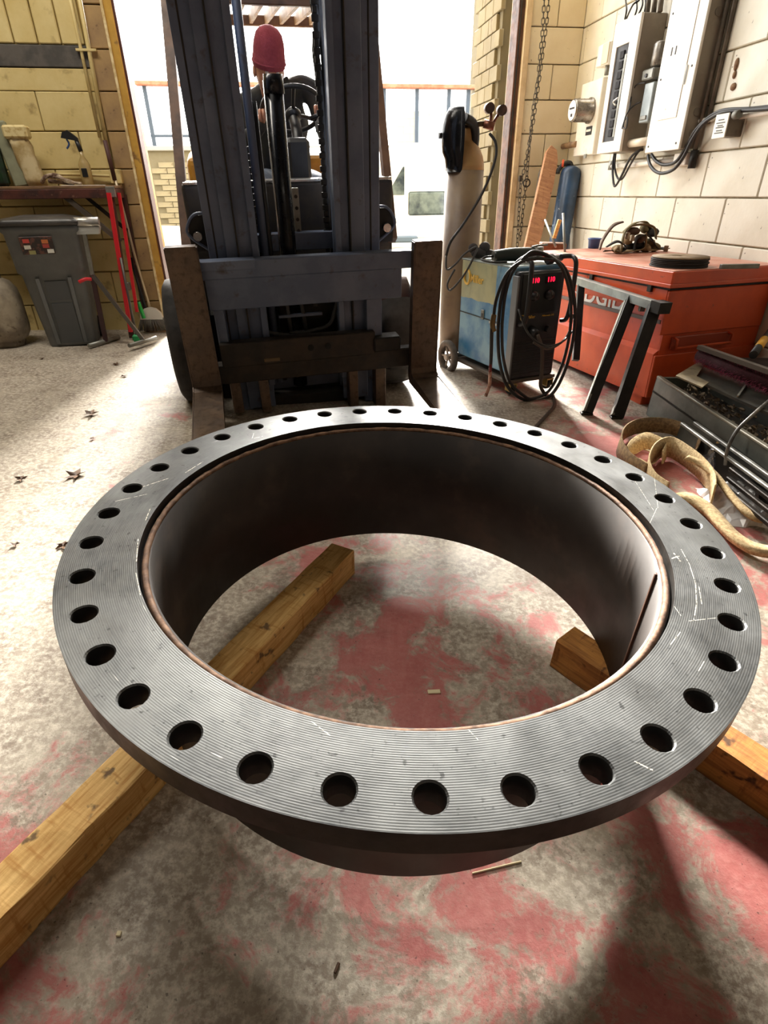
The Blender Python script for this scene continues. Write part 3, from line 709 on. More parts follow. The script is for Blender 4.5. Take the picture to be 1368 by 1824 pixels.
# ================================================================ LEFT SIDE
# conduit, box, rod on the wall
cd = thing('conduit', 'yellow painted conduit running down the wall to a square box', 'conduit', BF)
MB().cyl((-.205, -.045, .02+1.09), (-.165, -.045, 2.3), .013).build('pipe', M_YEL, cd)
MB().cyl((-.235, -.045, 1.25), (-.228, -.045, 2.3), .010).build('pipe', M_YEL, cd)
for z in (1.7, 2.1): MB().box(-.26, -.14, -.06, -.03, z, z+.012).build('clamp', M_YEL, cd)
MB().box(-.212, -.140, -.10, -.035, .985, 1.068, .004).build('junction_box', M_YEL, cd)
MB().tube([(-.21, -.06, 1.03), (-.40, -.05, 1.04), (-.62, -.05, 1.045)], .009, 8, 1).build('pipe', M_YEL, cd)
MB().cyl((-.165, -.07, .955), (-.165, -.07, .985), .012).build('connector', M_YEL, cd)
br = thing('lobby_broom', 'angled broom with grey head and pale metal handle standing by the door jamb', 'broom', BF @ T(-.125, -.10, 0) @ Matrix.Scale(1.08, 4))
MB().tube([(0, -.02, .165), (-.03, -.01, .5), (-.055, .0, 1.02)], .0085, 8, 1).build('handle', mat('pale_metal_handle', 'b8a88c', rough=.45, metal=.3), br)
MB().cyl((-.055, 0, .93), (-.064, .0, 1.14), .013).build('grip', mat('dark_red_grip', '4a2a22', rough=.6), br, 'dark red brown grip')
mb = MB(); hp = [(-.075, .095), (-.07, .13), (-.04, .162), (0, .172), (.04, .16), (.068, .13), (.075, .09)]
mb.prism([(x, -.045, z) for x, z in hp], (0, .04, 0)); mb.build('broom_head', mat('clear_grey_plastic', 'c9c4bb', rough=.35), br)
bs = MB()
for i in range(46):
    t = i/45; x = -.072+.144*t
    for y in (-.04, -.026, -.012): bs.cyl((x, y, .10), (x*1.5+random.uniform(-.01, .01)+.008, y*1.3, .012+random.uniform(0, .01)), .0024, .0016, n=4)
o = bs.build('bristles', mat('dark_bristles', '6a645c', rough=.9), br); o['kind'] = 'stuff'
# workbench
wb = thing('workbench', 'rusty steel workbench with wooden top against the yellow wall', 'workbench', BF)
M_REDST = mat('dark_red_bench_steel', '5a3026', '3a2420', 9, rough=.6, metal=.2, c3='7c5a48')
MB().box(-2.2, -.15, -.30, -.05, .955, .972, .003).build('bench_top', mat('worn_bench_wood', '8b6a48', '5b432f', 5, rough=.7, stretch=(1, 6, 6)), wb)
MB().box(-2.2, -.15, -.305, -.27, .90, .954, .003).build('front_rail', M_REDST, wb)
MB().box(-.185, -.15, -.27, -.05, .90, .954, .003).build('side_rail', M_REDST, wb)
def leg(nm, p, q, w, m_, lab=None):
    mb = MB(); bar(mb, p, q, w, w); return mb.build(nm, m_, wb, lab)
leg('leg', (-.185, -.285, .92), (-.262, -.27, .0), .032, M_REDST)
leg('leg', (-.155, -.06, .92), (-.185, -.08, .0), .03, M_REDST)
leg('brace', (-.48, -.28, .92), (-.19, -.28, .64), .03, mat('brown_brace', '4a3f33', rough=.6))
leg('brace', (-.40, -.12, .92), (-.17, -.12, .70), .022, M_DARK)
MB().box(-.205, -.15, -.315, -.30, .905, .965, .002).build('corner_plate', M_GALV, wb)
# red long levels / push broom poles leaning on the bench
M_RED = mat('bright_red_enamel', 'c8202a', rough=.35, rv=0)
def pole(name, p, q, r, m_, lab, cat, grp=None):
    return solo(name, MB().cyl(p, q, r), m_, lab, cat, BF, grp)
mb = MB(); bar(mb, (-.178, -.36, .93), (-.235, -.37, .06), .026, .018); solo('red_bar', mb, M_RED, 'long red painted bar leaning on the bench corner, nearer one', 'bar', BF)
mb = MB(); bar(mb, (-.138, -.26, .93), (-.185, -.28, .18), .02, .016); solo('red_bar', mb, M_RED, 'narrower red bar standing just right of the bench leg', 'bar', BF)
sc = thing('floor_scraper', 'thin dark pole with a small green foot standing below the bench', 'scraper', BF)
MB().cyl((-.185, -.40, .55), (-.19, -.42, .03), .008).build('handle', mat('slim_grey_pole', '55504c', rough=.4, metal=.4), sc)
mb = MB(); mb.box(-.215, -.165, -.45, -.40, .005, .05, .008); mb.build('foot', mat('green_plastic', '1f9d55', rough=.4), sc, 'green plastic foot')
dp = thing('mop_handle', 'black pole with a bright green sleeve leaning beside the broom', 'mop', BF)
MB().cyl((-.20, -.06, .52), (-.145, -.12, .02), .011).build('pole', M_BLACK, dp)
MB().cyl((-.183, -.19, .235), (-.165, -.2, .12), .014).build('sleeve', mat('bright_green', '23b14d', rough=.4), dp, 'bright green plastic sleeve')
mb = MB().box(-.235, -.19, -.30, -.26, .33, .38, .003); mb.build('bracket', M_GALV, wb)
# wheeled bin
BN = BF @ T(-.615, -.375, .012) @ rot_z(math.radians(8))
bn = thing('wheeled_bin', 'grey wheeled plastic rubbish bin with black lid beside the workbench', 'bin', BN)
MG = mat('grey_bin_plastic', '6a6c6b', '5c5e5d', 4, rough=.5, bump=.08)
def taper(mb, levels, ch=.03):
    grid = []
    for z, hx, hy, oy in levels:
        row = []
        for sx, sy in ((1, -1), (1, 1), (-1, 1), (-1, -1)):
            for k in range(5):
                a0 = {(1, -1): -PI/2, (1, 1): 0, (-1, 1): PI/2, (-1, -1): PI}[(sx, sy)]; a = a0+k*PI/8
                row.append((sx*(hx-ch)+ch*math.cos(a), sy*(hy-ch)+ch*math.sin(a)+oy, z))
        grid.append(row)
    R = mb.rows(grid, close=True, smooth=True); mb.cap(R[0]); mb.cap(R[-1], True); return mb
mb = taper(MB(), [(0, .145, .12, 0), (.02, .15, .125, 0), (.46, .185, .155, -.0), (.475, .202, .175, 0), (.70, .212, .185, 0), (.715, .225, .195, 0), (.745, .225, .195, 0)])
body = mb.build('bin_body', MG, bn)
mb = taper(MB(), [(.745, .232, .205, 0), (.765, .235, .208, 0), (.785, .21, .185, 0), (.80, .12, .10, .02)], .04); mb.build('lid', mat('black_lid_plastic', '3a3735', '4a4744', 6, rough=.4), bn)
for z0, z1, k in ((.30, .42, 0), (.02, .28, 1)):
    mb = MB(); f = lambda z: .15+(z/.46)*.035
    mb.prism([(-.06, -f(z0)*.83-.004, z0), (.07, -f(z0)*.83-.004, z0), (.07, -f(z1)*.83-.008, z1), (-.06, -f(z1)*.83-.008, z1)], (0, .012, 0)); mb.build('front_panel', mat('dark_recess_plastic', '4c4e4e', rough=.55), bn)
for x in (-.085, .085):
    mb = MB(); bar(mb, (x, -.128, .02), (x*1.12, -.16, .44), .022, .02); mb.build('rib', MG, bn)
lb = MB().box(-.125, .06, -.198, -.187, .585, .685, .002).build('warning_sticker', mat('dark_sticker', '2f2622', '5c3a30', 30, .5, .6, .5), bn, 'dark sticker with small coloured warning panels')
for i, (x, z, c) in enumerate(((-.105, .66, 'b8433a'), (-.105, .625, 'c9c4b4'), (-.085, .595, '8f8a58'), (.0, .655, 'b8693a'), (.0, .63, 'a04038'), (.02, .60, 'd8d4c8'))):
    MB().box(x-.002, x+.035, -.2, -.197, z-.01, z+.012).build('sticker_panel', mat('sticker_'+c, c, rough=.5, rv=0), lb)
for sx in (-1, 1):
    mb = MB(); mb.lathe([(.02, 0), (.062, 0), (.07, .01), (.07, .035), (.062, .045), (.02, .045)], 28, (sx*.15-.02, .15, .072), (1, 0, 0)); mb.build('wheel', M_RUBBER, bn)
MB().tube([(-.2, .21, .70), (-.2, .26, .74), (.2, .26, .74), (.2, .21, .70)], .014, 8, 1).build('handle_bar', MG, bn)
# roller stand
RS = BF @ T(-.36, -.50, 0)
rs = thing('roller_stand', 'folding roller stand with a wide bright roller in front of the bin', 'stand', RS)
MB().cyl((-.085, -.0, .768), (.115, .02, .768), .03, n=24).build('roller', mat('worn_aluminium', 'c6c4be', 'a8a59c', 12, rough=.35, metal=.7), rs)
mb = MB(); mb.prism([(-.085, -.02, .742), (.115, 0, .742), (.10, 0, .70), (-.06, -.02, .70)], (0, .04, 0)); mb.build('roller_bracket', mat('pale_grey_steel', 'a9a9a2', rough=.5), rs)
def rbar(nm, p, q, w, m_, lab=None):
    mb = MB(); bar(mb, p, q, w, w); return mb.build(nm, m_, rs, lab)
rbar('upper_post', (.015, .0, .70), (.0, .0, .44), .022, M_GALV)
M_MAROON = mat('dark_maroon_steel', '3a1f22', rough=.5)
rbar('leg', (.0, 0, .46), (-.035, .05, .02), .026, M_MAROON)
rbar('leg', (.0, 0, .46), (.235, -.02, .03), .024, mat('brushed_leg_steel', '5a554f', rough=.4, metal=.4))
MB().cyl((-.115, -.075, .02), (.025, .17, .02), .014).build('foot_bar', M_GALV, rs)
MB().cyl((.165, -.14, .022), (.30, .08, .022), .014).build('foot_bar', M_GALV, rs)
MB().tube([(-.01, -.02, .435), (-.035, -.05, .44), (-.075, -.06, .425)], .011, 8).build('clamp_handle', M_RED, rs, 'red clamp handle')
# propane cylinder at left edge
pt = thing('propane_cylinder', 'dirty white propane cylinder at the left edge of the picture', 'gas cylinder', BF @ T(-1.03, -.43, .02))
mb = MB(); mb.lathe([(.10, 0), (.105, .0), (.105, .03), (.10, .035), (.125, .05), (.15, .09), (.155, .13), (.155, .30), (.145, .36), (.115, .41), (.06, .44), (.04, .445)], 40); mb.build('tank', mat('dirty_white_tank', 'a89c86', '7d7262', 6, rough=.6, c3='5d5040', scale3=16), pt)
mb = MB(); mb.tube([(.075*math.cos(t), .075*math.sin(t), .53) for t in [k*PI/8 for k in range(14)]], .008, 8); mb.tube([(.07, 0, .43), (.075, 0, .53)], .01, 8, 1); mb.tube([(-.05, .05, .43), (-.055, .055, .53)], .01, 8, 1); mb.build('collar', mat('grey_collar', '7d776c', rough=.6), pt)
MB().cyl((0, 0, .44), (0, 0, .50), .018).build('valve', M_DARK, pt)
# things on the bench
sb = thing('spray_bottle', 'clear spray bottle with black trigger head on the bench', 'spray bottle', BF @ T(-.345, -.15, .972))
MB().lathe([(.033, 0), (.036, .004), (.036, .12), (.030, .135), (.014, .165), (.012, .20)], 24).build('bottle', mat('cloudy_plastic', 'c9b27a', rough=.25, rv=0, trans=.5), sb)
mb = MB(); mb.cyl((0, 0, .195), (-.012, 0, .255), .014, .013); mb.prism([(.0, -.014, .25), (-.10, -.014, .268), (-.085, -.014, .298), (-.05, -.014, .31), (.0, -.014, .268)], (0, .028, 0)); mb.build('trigger_head', M_BLACK, sb)
MB().tube([(-.07, 0, .262), (-.062, 0, .235), (-.082, 0, .21)], .006, 6).build('trigger', mat('blue_trigger', '35507e', rough=.4), sb, 'blue trigger')
MB().box(-.015, .02, -.040, -.034, .05, .10, .002).build('label_patch', M_BLACK, sb)
tb = thing('paper_towel_packet', 'crumpled cream paper bag standing on the bench', 'bag', BF @ T(-.66, -.15, .972))
rnd = random.Random(4); grid = []
for k in range(7):
    z = k*.045; row = []
    for i in range(16):
        a = 2*PI*i/16; hx = .058-.0*k; row.append((hx*math.copysign(abs(math.cos(a))**.5, math.cos(a))+.0-.0075*k+rnd.uniform(-.006, .006), .035*math.copysign(abs(math.sin(a))**.5, math.sin(a))+rnd.uniform(-.005, .005), z))
    grid.append(row)
mb = MB(); R = mb.rows(grid, close=True); mb.cap(R[0]); mb.cap(R[-1], True)
mb.build('bag_body', mat('cream_paper', 'c9b88e', 'a8905e', 10, rough=.8), tb)
MB().box(-.115, .03, -.045, .04, .262, .335, .012).build('folded_top', mat('pale_paper_fold', 'd6c590', 'b79c62', 25, .5, .6, .8), tb)
wp = MB().box(-.045, .045, -.02, .02, 0, .36, .01); solo('pale_board', wp, mat('pale_green_grey_board', '8d8f74', '7a7a62', 5, rough=.8), 'pale grey-green board leaning upright at the left end of the bench', 'board', BF @ T(-.76, -.14, .972) @ Matrix.Rotation(-.12, 4, 'Y'))
mb = MB()
for i in range(9): mb.ball((random.uniform(-.05, .05), random.uniform(-.02, .02), .04+i*.03), (.05, .04, .04), 10)
solo('green_bottle_crate', MB().box(-.09, .05, -.03, .04, 0, .30, .02), mat('dark_green_plastic', '1e3a22', '0e1a10', 12, rough=.4), 'dark green container at the far left of the bench', 'container', BF @ T(-.88, -.16, .972))
mb = MB()
mb.tube([(-.09, 0, .02), (-.05, -.03, .05), (0, .02, .06), (.05, -.01, .035), (.10, .0, .015), (.02, .04, .02), (-.06, .03, .03)], .012, 8); mb.tube([(-.03, .02, .05), (.03, -.03, .045), (.09, .01, .02), (.15, 0, .012)], .008, 8)
solo('rag', mb, mat('stained_rag', '5c4436', 'b7a690', 22, rough=.9), 'twisted stained rag lying on the bench near the spray bottle', 'rag', BF @ T(-.52, -.22, .974))
solo('paper_sheet', MB().box(-.16, .10, -.03, .03, .0, .004, .001), mat('white_crumpled_paper', 'd8d2c6', rough=.7), 'white paper strip lying along the bench front edge', 'paper', BF @ T(-.32, -.25, .972))
solo('hose_length', MB().cyl((-.03, -.09, .58), (-.02, -.11, .02), .013), M_BLACK, 'dark short pipe leaning in the corner by the broom', 'pipe', BF @ T(-.13, .0, 0) @ Matrix.Rotation(-.1, 4, 'Y')) if False else None
# ================================================================ WELDING MACHINE
def on(P, n):                                    # world point where a sight line meets the plane through P
    return lambda x, y: pl(x, y, P, n)
A0 = fl(905, 678, .10); f_ = V(.30, -.954, 0); f_ = (f_-B3*f_.dot(B3)).normalized(); r_ = f_.cross(B3)*-1
r_ = B3.cross(f_)*-1 if B3.cross(f_).x < 0 else B3.cross(f_)
back = fl(815, 630, .10)-A0; back = (back-B3*back.dot(B3)); DL = back.length; bk = back.normalized()
r_ = bk.cross(B3).normalized()                                   # to the right, seen from the front
WM = frame(A0, r_, bk, B3)                                       # X right, Y back, Z up, origin lower left front corner
wi = WM.inverted()
def wf(x, y, off=0): q = wi @ pl(x, y, A0+bk*off, bk); return q
WD = wf(985, 664).x; HT = .60
wm = thing('welding_machine', 'blue and yellow wire welding machine on wheels with black coiled torch cable', 'welder', WM)
M_WBLUE = NT('blue_and_yellow_cabinet'); k = M_WBLUE; co = k.coord(); sep = k.n('SeparateXYZ'); k.l(co, sep.inputs[0])
zz = k.math('ADD', sep.outputs[2], k.math('MULTIPLY', k.math('SUBTRACT', k.noise(co, 6, 4), .5), .04))
cut = k.math('MULTIPLY', k.math('GREATER_THAN', zz, .385), k.math('GREATER_THAN', sep.outputs[1], .20))
bl = k.mix(k.ramp(k.noise(co, 6, 6, .6), .4, .62), '2f6a94', '6f97ab')
yl = k.mix(k.ramp(k.noise(co, 9, 5, .6), .4, .7), 'a3a078', '8b8f70')
k.l(k.mix(cut, bl, yl), k.b.inputs['Base Color']); k.b.inputs['Roughness'].default_value = .4
M_WBLUE = k.m
M_WB = mat('welder_black', '1b1c1f', '24252a', 8, rough=.45)
hb = HT
MB().box(.0, WD, .04, DL, .03, hb, .008, seg=2).build('cabinet', M_WBLUE, wm, 'blue cabinet with a faded yellow upper corner')
MB().box(-.002, WD+.002, .05, DL+.003, hb-.006, hb+.004, .003).build('top_panel', mat('welder_top_grey', '8f9a97', '77807d', 8, rough=.35, metal=.2), wm)
MB().box(.006, WD-.006, .0, .05, .0, hb-.02, .012, seg=3).build('front_panel', M_WB, wm)
MB().box(.0, .012, -.004, .05, .0, hb-.04, .003).build('front_edge_trim', mat('grey_trim', '6d6f70', rough=.4), wm)
# side details (left side = X 0)
MB().box(-.004, .0, .10, DL-.005, .295, .300).build('door_seam', M_DARK, wm)
mb = MB(); mb.box(-.008, .0, .295, .325, .29, .345, .003); mb.build('door_latch', M_GALV, wm)
MB().box(-.010, -.006, .302, .318, .30, .325).build('latch_slot', M_BLACK, wm)
Rl = Matrix(((0, 0, -1, 0), (-1, 0, 0, 0), (0, 1, 0, 0), (0, 0, 0, 1)))   # text onto the left side
M_LOGO = mat('yellow_logo_print', 'e0b64c', rough=.5, rv=0)
text('Miller', .062, M_LOGO, T(-.003, .40, .50) @ Rl, wm, bold=.0008)
mb = MB(); mb.tube([(-.002, .51+.032*math.cos(t), .505+.040*math.sin(t)) for t in [2*PI*i/24 for i in range(24)]], .007, 6, 1, closed=True)
mb.build('logo_ring', M_LOGO, wm)
text('Millermatic', .022, mat('white_print', 'c9c3b2', rough=.5, rv=0), T(-.003, .19, .285) @ Rl, wm)
# front panel details
Rf = Matrix(((1, 0, 0, 0), (0, 0, -1, 0), (0, 1, 0, 0), (0, 0, 0, 1)))
fw = WD
MB().box(.03, fw-.03, -.006, .002, .36, .57, .004).build('control_plate', mat('control_panel_black', '141416', rough=.3, rv=0), wm)
M_LED = mat('red_digits', 'ff1030', emit=('ff1030', 3.0), rv=0)
for x, s_ in ((fw*.34, '110'), (fw*.66, '110')):
    dsp = MB().box(x-.033, x+.033, -.009, -.004, .515, .552, .001).build('display', mat('display_window', '1a0508', rough=.2, rv=0), wm)
    text(s_, .034, M_LED, T(x, -.0095, .533) @ Rf, dsp, name='digits', bold=.0008)
    kb = MB().lathe([(.026, 0), (.026, .012), (.020, .016), (.019, .028), (.0, .03)], 24, (x, -.006, .455), (0, -1, 0)).build('control_knob', M_BLACK, wm)
    MB().box(x-.002, x+.002, -.036, -.033, .458, .474).build('pointer', M_GALV, kb)
text('Miller', .024, M_LOGO, T(fw*.34, -.005, .345) @ Rf, wm)
text('Millermatic 252', .013, M_LOGO, T(fw*.7, -.005, .345) @ Rf, wm)
mb = MB(); mb.tube([(fw*.16+.013*math.cos(t), -.004, .345+.013*math.sin(t)) for t in [2*PI*i/16 for i in range(16)]], .0025, 5, 1, closed=True); mb.build('logo_ring', M_LOGO, wm)
for i in range(14):
    z = .025+i*.014; MB().box(.02, fw-.02, -.004, .004, z, z+.006, .001).build('vent_louvre', M_BLACK, wm)
mb = MB(); mb.cyl((fw*.38, .0, .275), (fw*.38, -.06, .26), .025, .02); mb.build('torch_socket', M_BLACK, wm)
MB().cyl((fw*.72, .0, .27), (fw*.72, -.03, .27), .018).build('power_socket', M_BLACK, wm)
for x in (.03, fw-.005):
    s_ = -1 if x < .1 else 1
    mb = MB(); mb.tube([(x, -.012, .31), (x, -.055, .33), (x+.002*s_, -.07, .42), (x+.002*s_, -.07, .58), (x, -.06, .63), (x, -.02, .645), (x-s_*.06, -.01, .645)], .0125, 10); mb.build('handle', M_BLACK, wm)
# running gear
MB().box(-.01, WD+.01, -.01, DL+.12, -.02, .0, .003).build('base_tray', mat('dusty_tray', '5a5148', rough=.7), wm)
for x in (.03, WD-.03):
    cw = MB(); z0 = -.055; cw.lathe([(.01, -.014), (.028, -.014), (.034, -.008), (.034, .008), (.028, .014), (.01, .014)], 20, (x, .015, z0), (1, .15, 0), closed=True)
    cz = cw.build('caster_wheel', M_RUBBER, wm)
    mb = MB(); mb.box(x-.024, x-.018, -.02, .035, z0-.01, -.02, .002); mb.box(x+.018, x+.024, -.02, .035, z0-.01, -.02, .002); mb.box(x-.024, x+.024, -.02, .035, -.028, -.02); mb.build('caster_fork', mat('brassy_zinc', 'a89058', rough=.4, metal=.7), cz)
rw_ = wi @ fl(797, 660)
for sx, x in ((-1, -.075), (1, WD+.035)):
    c = (x, DL+.03, rw_.z+.105 if False else -.10+.105)
    t_ = MB().lathe([(.075, 0), (.10, .0), (.107, .008), (.107, .032), (.10, .04), (.075, .04)], 36, c, (1, 0, 0), closed=True).build('rear_wheel', mat('dusty_tire', '6b6258', '4d463f', 8, rough=.9), wm)
    mb = MB(); mb.lathe([(.075, .006), (.082, .006), (.082, .034), (.075, .034)], 36, c, (1, 0, 0), closed=True)
    for kx in range(5):
        a = 2*PI*kx/5; mb.tube([(c[0]+.02, c[1]+.01*math.cos(a), c[2]+.01*math.sin(a)), (c[0]+.02, c[1]+.08*math.cos(a), c[2]+.08*math.sin(a))], .008, 6, 1)
    mb.cyl((c[0], c[1], c[2]), (c[0]+.04, c[1], c[2]), .02); mb.build('wheel_rim', mat('dusty_pale_rim', '9a9084', rough=.6), t_)
MB().cyl((-.05, DL+.03, .005), (WD+.05, DL+.03, .005), .01).build('axle', M_DARK, wm)
def wpt(x, y, off):                                  # point in welder frame on the plane Y=off
    q = wi @ pl(x, y, WM @ V(0, off, 0), bk); return tuple(q)
# torch cable: coil hung over the handles
loop = [(889, 560), (887, 600), (890, 645), (902, 685), (925, 708), (955, 714), (985, 700), (1008, 655), (1022, 595), (1023, 535), (1010, 485), (988, 462), (960, 452), (930, 460), (908, 485), (895, 520)]
for dx, dy, r, off in ((0, 0, .0095, -.09), (7, -4, .0085, -.105)):
    pts = [wpt(x+dx*(1 if x < 950 else -1), y+dy, off) for x, y in loop]
    MB().tube(pts, r, 8, 5, closed=True).build('torch_cable', M_HOSE, wm)
MB().tube([wpt(985, 462, -.11), wpt(940, 462, -.11), wpt(905, 485, -.12), wpt(885, 530, -.12), wpt(879, 565, -.12)], .0085, 8, 5).build('torch_cable', M_HOSE, wm)
mb = MB(); mb.tube([wpt(879, 562, -.12), wpt(876, 590, -.12), wpt(875, 630, -.12), wpt(874, 650, -.12)], lambda t: .011-.002*t, 10)
tg = mb.build('welding_torch', M_BLACK, wm)
MB().tube([wpt(880, 560, -.12), wpt(877, 578, -.12), wpt(880, 590, -.125)], .014, 8).build('trigger_grip', mat('dark_brass_fitting', '6b5a3a', rough=.4, metal=.6), tg)
MB().tube([wpt(874, 648, -.12), wpt(873, 662, -.12)], .009, 10, 1).build('red_band', mat('dark_red_band', '6b1f1c', rough=.5), tg)
MB().tube([wpt(873, 662, -.12), wpt(872, 685, -.12), wpt(865, 706, -.12)], .0095, 10).build('torch_nozzle', mat('pinkish_copper_nozzle', 'b08a7c', '6b4a3c', 30, .5, .6, .4, .5), tg)
MB().tube([(fw*.38, -.06, .26), (fw*.46, -.085, .18), (fw*.5, -.09, .05), (fw*.52, -.09, -.03), (fw*.66, -.09, -.09)], .0105, 8).build('torch_cable', mat('dusty_cable', '4a3f37', rough=.7), wm)
MB().tube([(.0, -.03, .40), (.03, -.10, .28), (.12, -.14, .215), (fw*.75, -.13, .22), (fw+.03, -.08, .26)], .0055, 8).build('ground_cable', M_HOSE, wm)
MB().tube([wpt(1020, 560, -.08), wpt(1014, 590, -.1), wpt(1000, 610, -.1), wpt(975, 622, -.1), wpt(950, 610, -.1)], .006, 8).build('ground_cable', mat('dusty_cable', '4a3f37'), wm)
# supply cable on floor
q1 = [fl(985, 705, .008), fl(988, 722, .008), fl(975, 738, .008), fl(962, 752, .008), fl(940, 775, .008)]
solo('power_cable', MB().tube([tuple(q) for q in q1], .010, 8), mat('dusty_cable', '4a3f37'), 'grey brown cable curling on the floor under the welding machine', 'cable')
# ---------------- gas cylinder
cx = at_y(831, 400, 3.86); CF_ = frame(V(cx.x, cx.y, 0)-B3*(0)+V(0, 0, .09), B1, B2, B3)
top = at_y(833, 300, 3.86); zs = (CF_.inverted() @ top).z; CF_.translation += B1*((CF_.inverted() @ top).x*.5)
gc = thing('gas_cylinder', 'tall brown gas cylinder with tan shoulder standing behind the welding machine', 'gas cylinder', CF_)
R_ = .113
MB().lathe([(R_*.9, 0), (R_, .02), (R_, zs-.01)], 48).build('cylinder_body', mat('brown_cylinder_paint', '7f6a52', '6b5747', 3, rough=.45, c3='9c8560', scale3=2.5, lo3=.5, hi3=.8), gc)
MB().lathe([(R_, zs-.012), (R_*.985, zs+.02), (R_*.90, zs+.06), (R_*.72, zs+.10), (R_*.45, zs+.13), (R_*.36, zs+.14), (R_*.36, zs+.19), (R_*.3, zs+.2)], 48).build('shoulder', mat('tan_shoulder_paint', 'b28a58', 'a3804f', 6, rough=.5), gc, 'tan painted shoulder')
mb = MB(); mb.cyl((0, 0, zs+.18), (0, 0, zs+.24), .018); mb.cyl((0, 0, zs+.235), (0, 0, zs+.255), .03, n=8); mb.cyl((-.02, -.03, zs+.21), (.10, -.06, zs+.215), .013); mb.build('valve', mat('dark_brass', '4a3c2a', rough=.4, metal=.7), gc)
rg = MB(); rg.cyl((.085, -.05, zs+.215), (.14, -.07, zs+.20), .022); rg.cyl((.12, -.06, zs+.20), (.12, -.06, zs+.265), .008); rg.cyl((.13, -.06, zs+.21), (.165, -.06, zs+.26), .008)
rg = rg.build('regulator', mat('reddish_brass', '7a4c3a', rough=.4, metal=.6), gc)
for x, z in ((.105, .285), (.178, .275)):
    MB().cyl((x, -.045, zs+z), (x, -.085, zs+z), .026, n=20).build('gauge', mat('dark_gauge', '5a4038', '3b2c28', 20, rough=.4), rg)
ci = CF_.inverted()
def cpt(x, y, Y): return tuple(ci @ at_y(x, y, Y))
MB().tube([cpt(872, 238, 3.82), cpt(882, 252, 3.80), cpt(884, 275, 3.78), cpt(874, 310, 3.76), cpt(856, 350, 3.74), cpt(825, 400, 3.72), cpt(803, 430, 3.7), cpt(795, 455, 3.7)], .008, 8).build('gas_hose', M_HOSE, gc)
MB().tube([cpt(795, 455, 3.7), cpt(796, 480, 3.68), cpt(812, 470, 3.66), cpt(828, 452, 3.62), cpt(850, 440, 3.6), cpt(838, 470, 3.6), cpt(822, 496, 3.6), cpt(802, 517, 3.62), cpt(797, 505, 3.64), cpt(810, 480, 3.66)], .006, 8).build('gas_hose', mat('dusty_hose', '3b3a39'), gc)
# welding hood hung over the cylinder neck
hq = CF_ @ V(-.055, -.02, zs+.14)
hdm = frame(hq, B1, B2, B3)
hood = thing('welding_helmet', 'black welding helmet hanging over the top of the gas cylinder', 'helmet', hdm)
mb = MB(); grid = []
for i in range(13):
    t = i/12; row = []
    for jx in range(15):
        a = PI*.5+PI*(jx/14)*1.0
        rr = .085*(1-.35*(2*t-1)**2*(1 if t > .5 else .7)); x = math.cos(a)*rr*(1.25 if t > .2 else 1.1)+.01; y = math.sin(a)*rr*1.1-.01
        row.append((x, y, -.16+.31*t+.03*math.sin(t*PI)))
    grid.append(row)
mb.rows(grid); bmesh.ops.solidify(mb.bm, geom=mb.bm.faces[:], thickness=.004)
mb.build('shell', mat('glossy_black_shell', '15161a', rough=.22), hood)
MB().tube([(.02, -.05, .10), (.09, -.02, .06), (.10, .02, -.06), (.07, .05, -.10)], lambda t: .026, 10).build('head_harness', M_BLACK, hood)
MB().cyl((-.10, -.02, .02), (-.118, -.02, .02), .015, n=12).build('pivot_knob', M_BLACK, hood)
# things lying on the welder
tw = WM @ T(0, 0, HT+.004)
g1 = thing('angle_grinder', 'dark green and black angle grinder lying on top of the welding machine', 'grinder', tw @ T(WD*.35, .22, 0))
mb = MB(); mb.tube([(-.12, .02, .035), (-.02, .0, .04), (.08, -.02, .04), (.13, -.03, .045)], lambda t: .028+.008*math.sin(t*3), 14); mb.build('motor_body', mat('dark_green_black', '1d2623', rough=.4), g1)
mb = MB(); mb.cyl((.14, -.035, .02), (.14, -.035, .075), .03); mb.tube([(.10, -.03, .075), (.14, -.035, .082), (.19, -.05, .085)], .006, 6); mb.build('gear_head', M_GALV, g1)
MB().tube([(-.12, .02, .035), (-.16, .04, .03), (-.19, .02, .02), (-.16, -.04, .012), (-.08, -.06, .01)], .006, 8).build('cord', M_HOSE, g1)
g2 = solo('welding_gloves', MB().ball((0, 0, .03), (.05, .04, .03)).ball((.03, -.01, .06), (.035, .03, .03)).ball((-.03, .02, .055), (.03, .03, .028)).tube([(0, 0, .03), (.06, -.03, .03), (.09, -.04, .015)], .018, 8), mat('dark_leather', '2a2422', rough=.8, bump=.4), 'crumpled black leather gloves on top of the welding machine near the cylinder', 'gloves', tw @ T(WD*.2, DL-.08, 0))
g3 = solo('flashlight', MB().lathe([(.02, 0), (.026, .01), (.026, .04), (.017, .06), (.017, .13), (.0, .131)], 20, (0, 0, .026), (1, .3, 0)), M_BLACK, 'short black cylinder shaped torch light lying on the welding machine front', 'flashlight', tw @ T(WD*.62, .03, .0))

# ================================================================ ORANGE JOB BOX
a0 = fl(980+600/3.526, 360+1230/3.526, .06); bfar = fl(980+45/3.526, 360+960/3.526, .06)
jd = (bfar-a0); jd = (jd-B3*jd.dot(B3)).normalized(); je = B3.cross(jd)*-1
if je.dot(B1) < 0: je = -je
JM = Matrix(((je.x, jd.x, B3.x, a0.x), (je.y, jd.y, B3.y, a0.y), (je.z, jd.z, B3.z, a0.z), (0, 0, 0, 1)))
jb = thing('job_box', 'large orange-red steel job site tool chest beside the white block wall', 'tool chest', JM)
M_ORG = mat('orange_enamel', 'd4552a', 'c24a24', 4, rough=.38, c3='8c4a32', scale3=18, lo3=.66, hi3=.72)
M_ORGT = mat('dusty_orange_lid', 'b5654a', 'cf9b86', 5, .35, .65, .5)
JL, JW = 1.28, .73                      # X into the room side = depth towards wall, Y = length away
mb = MB()
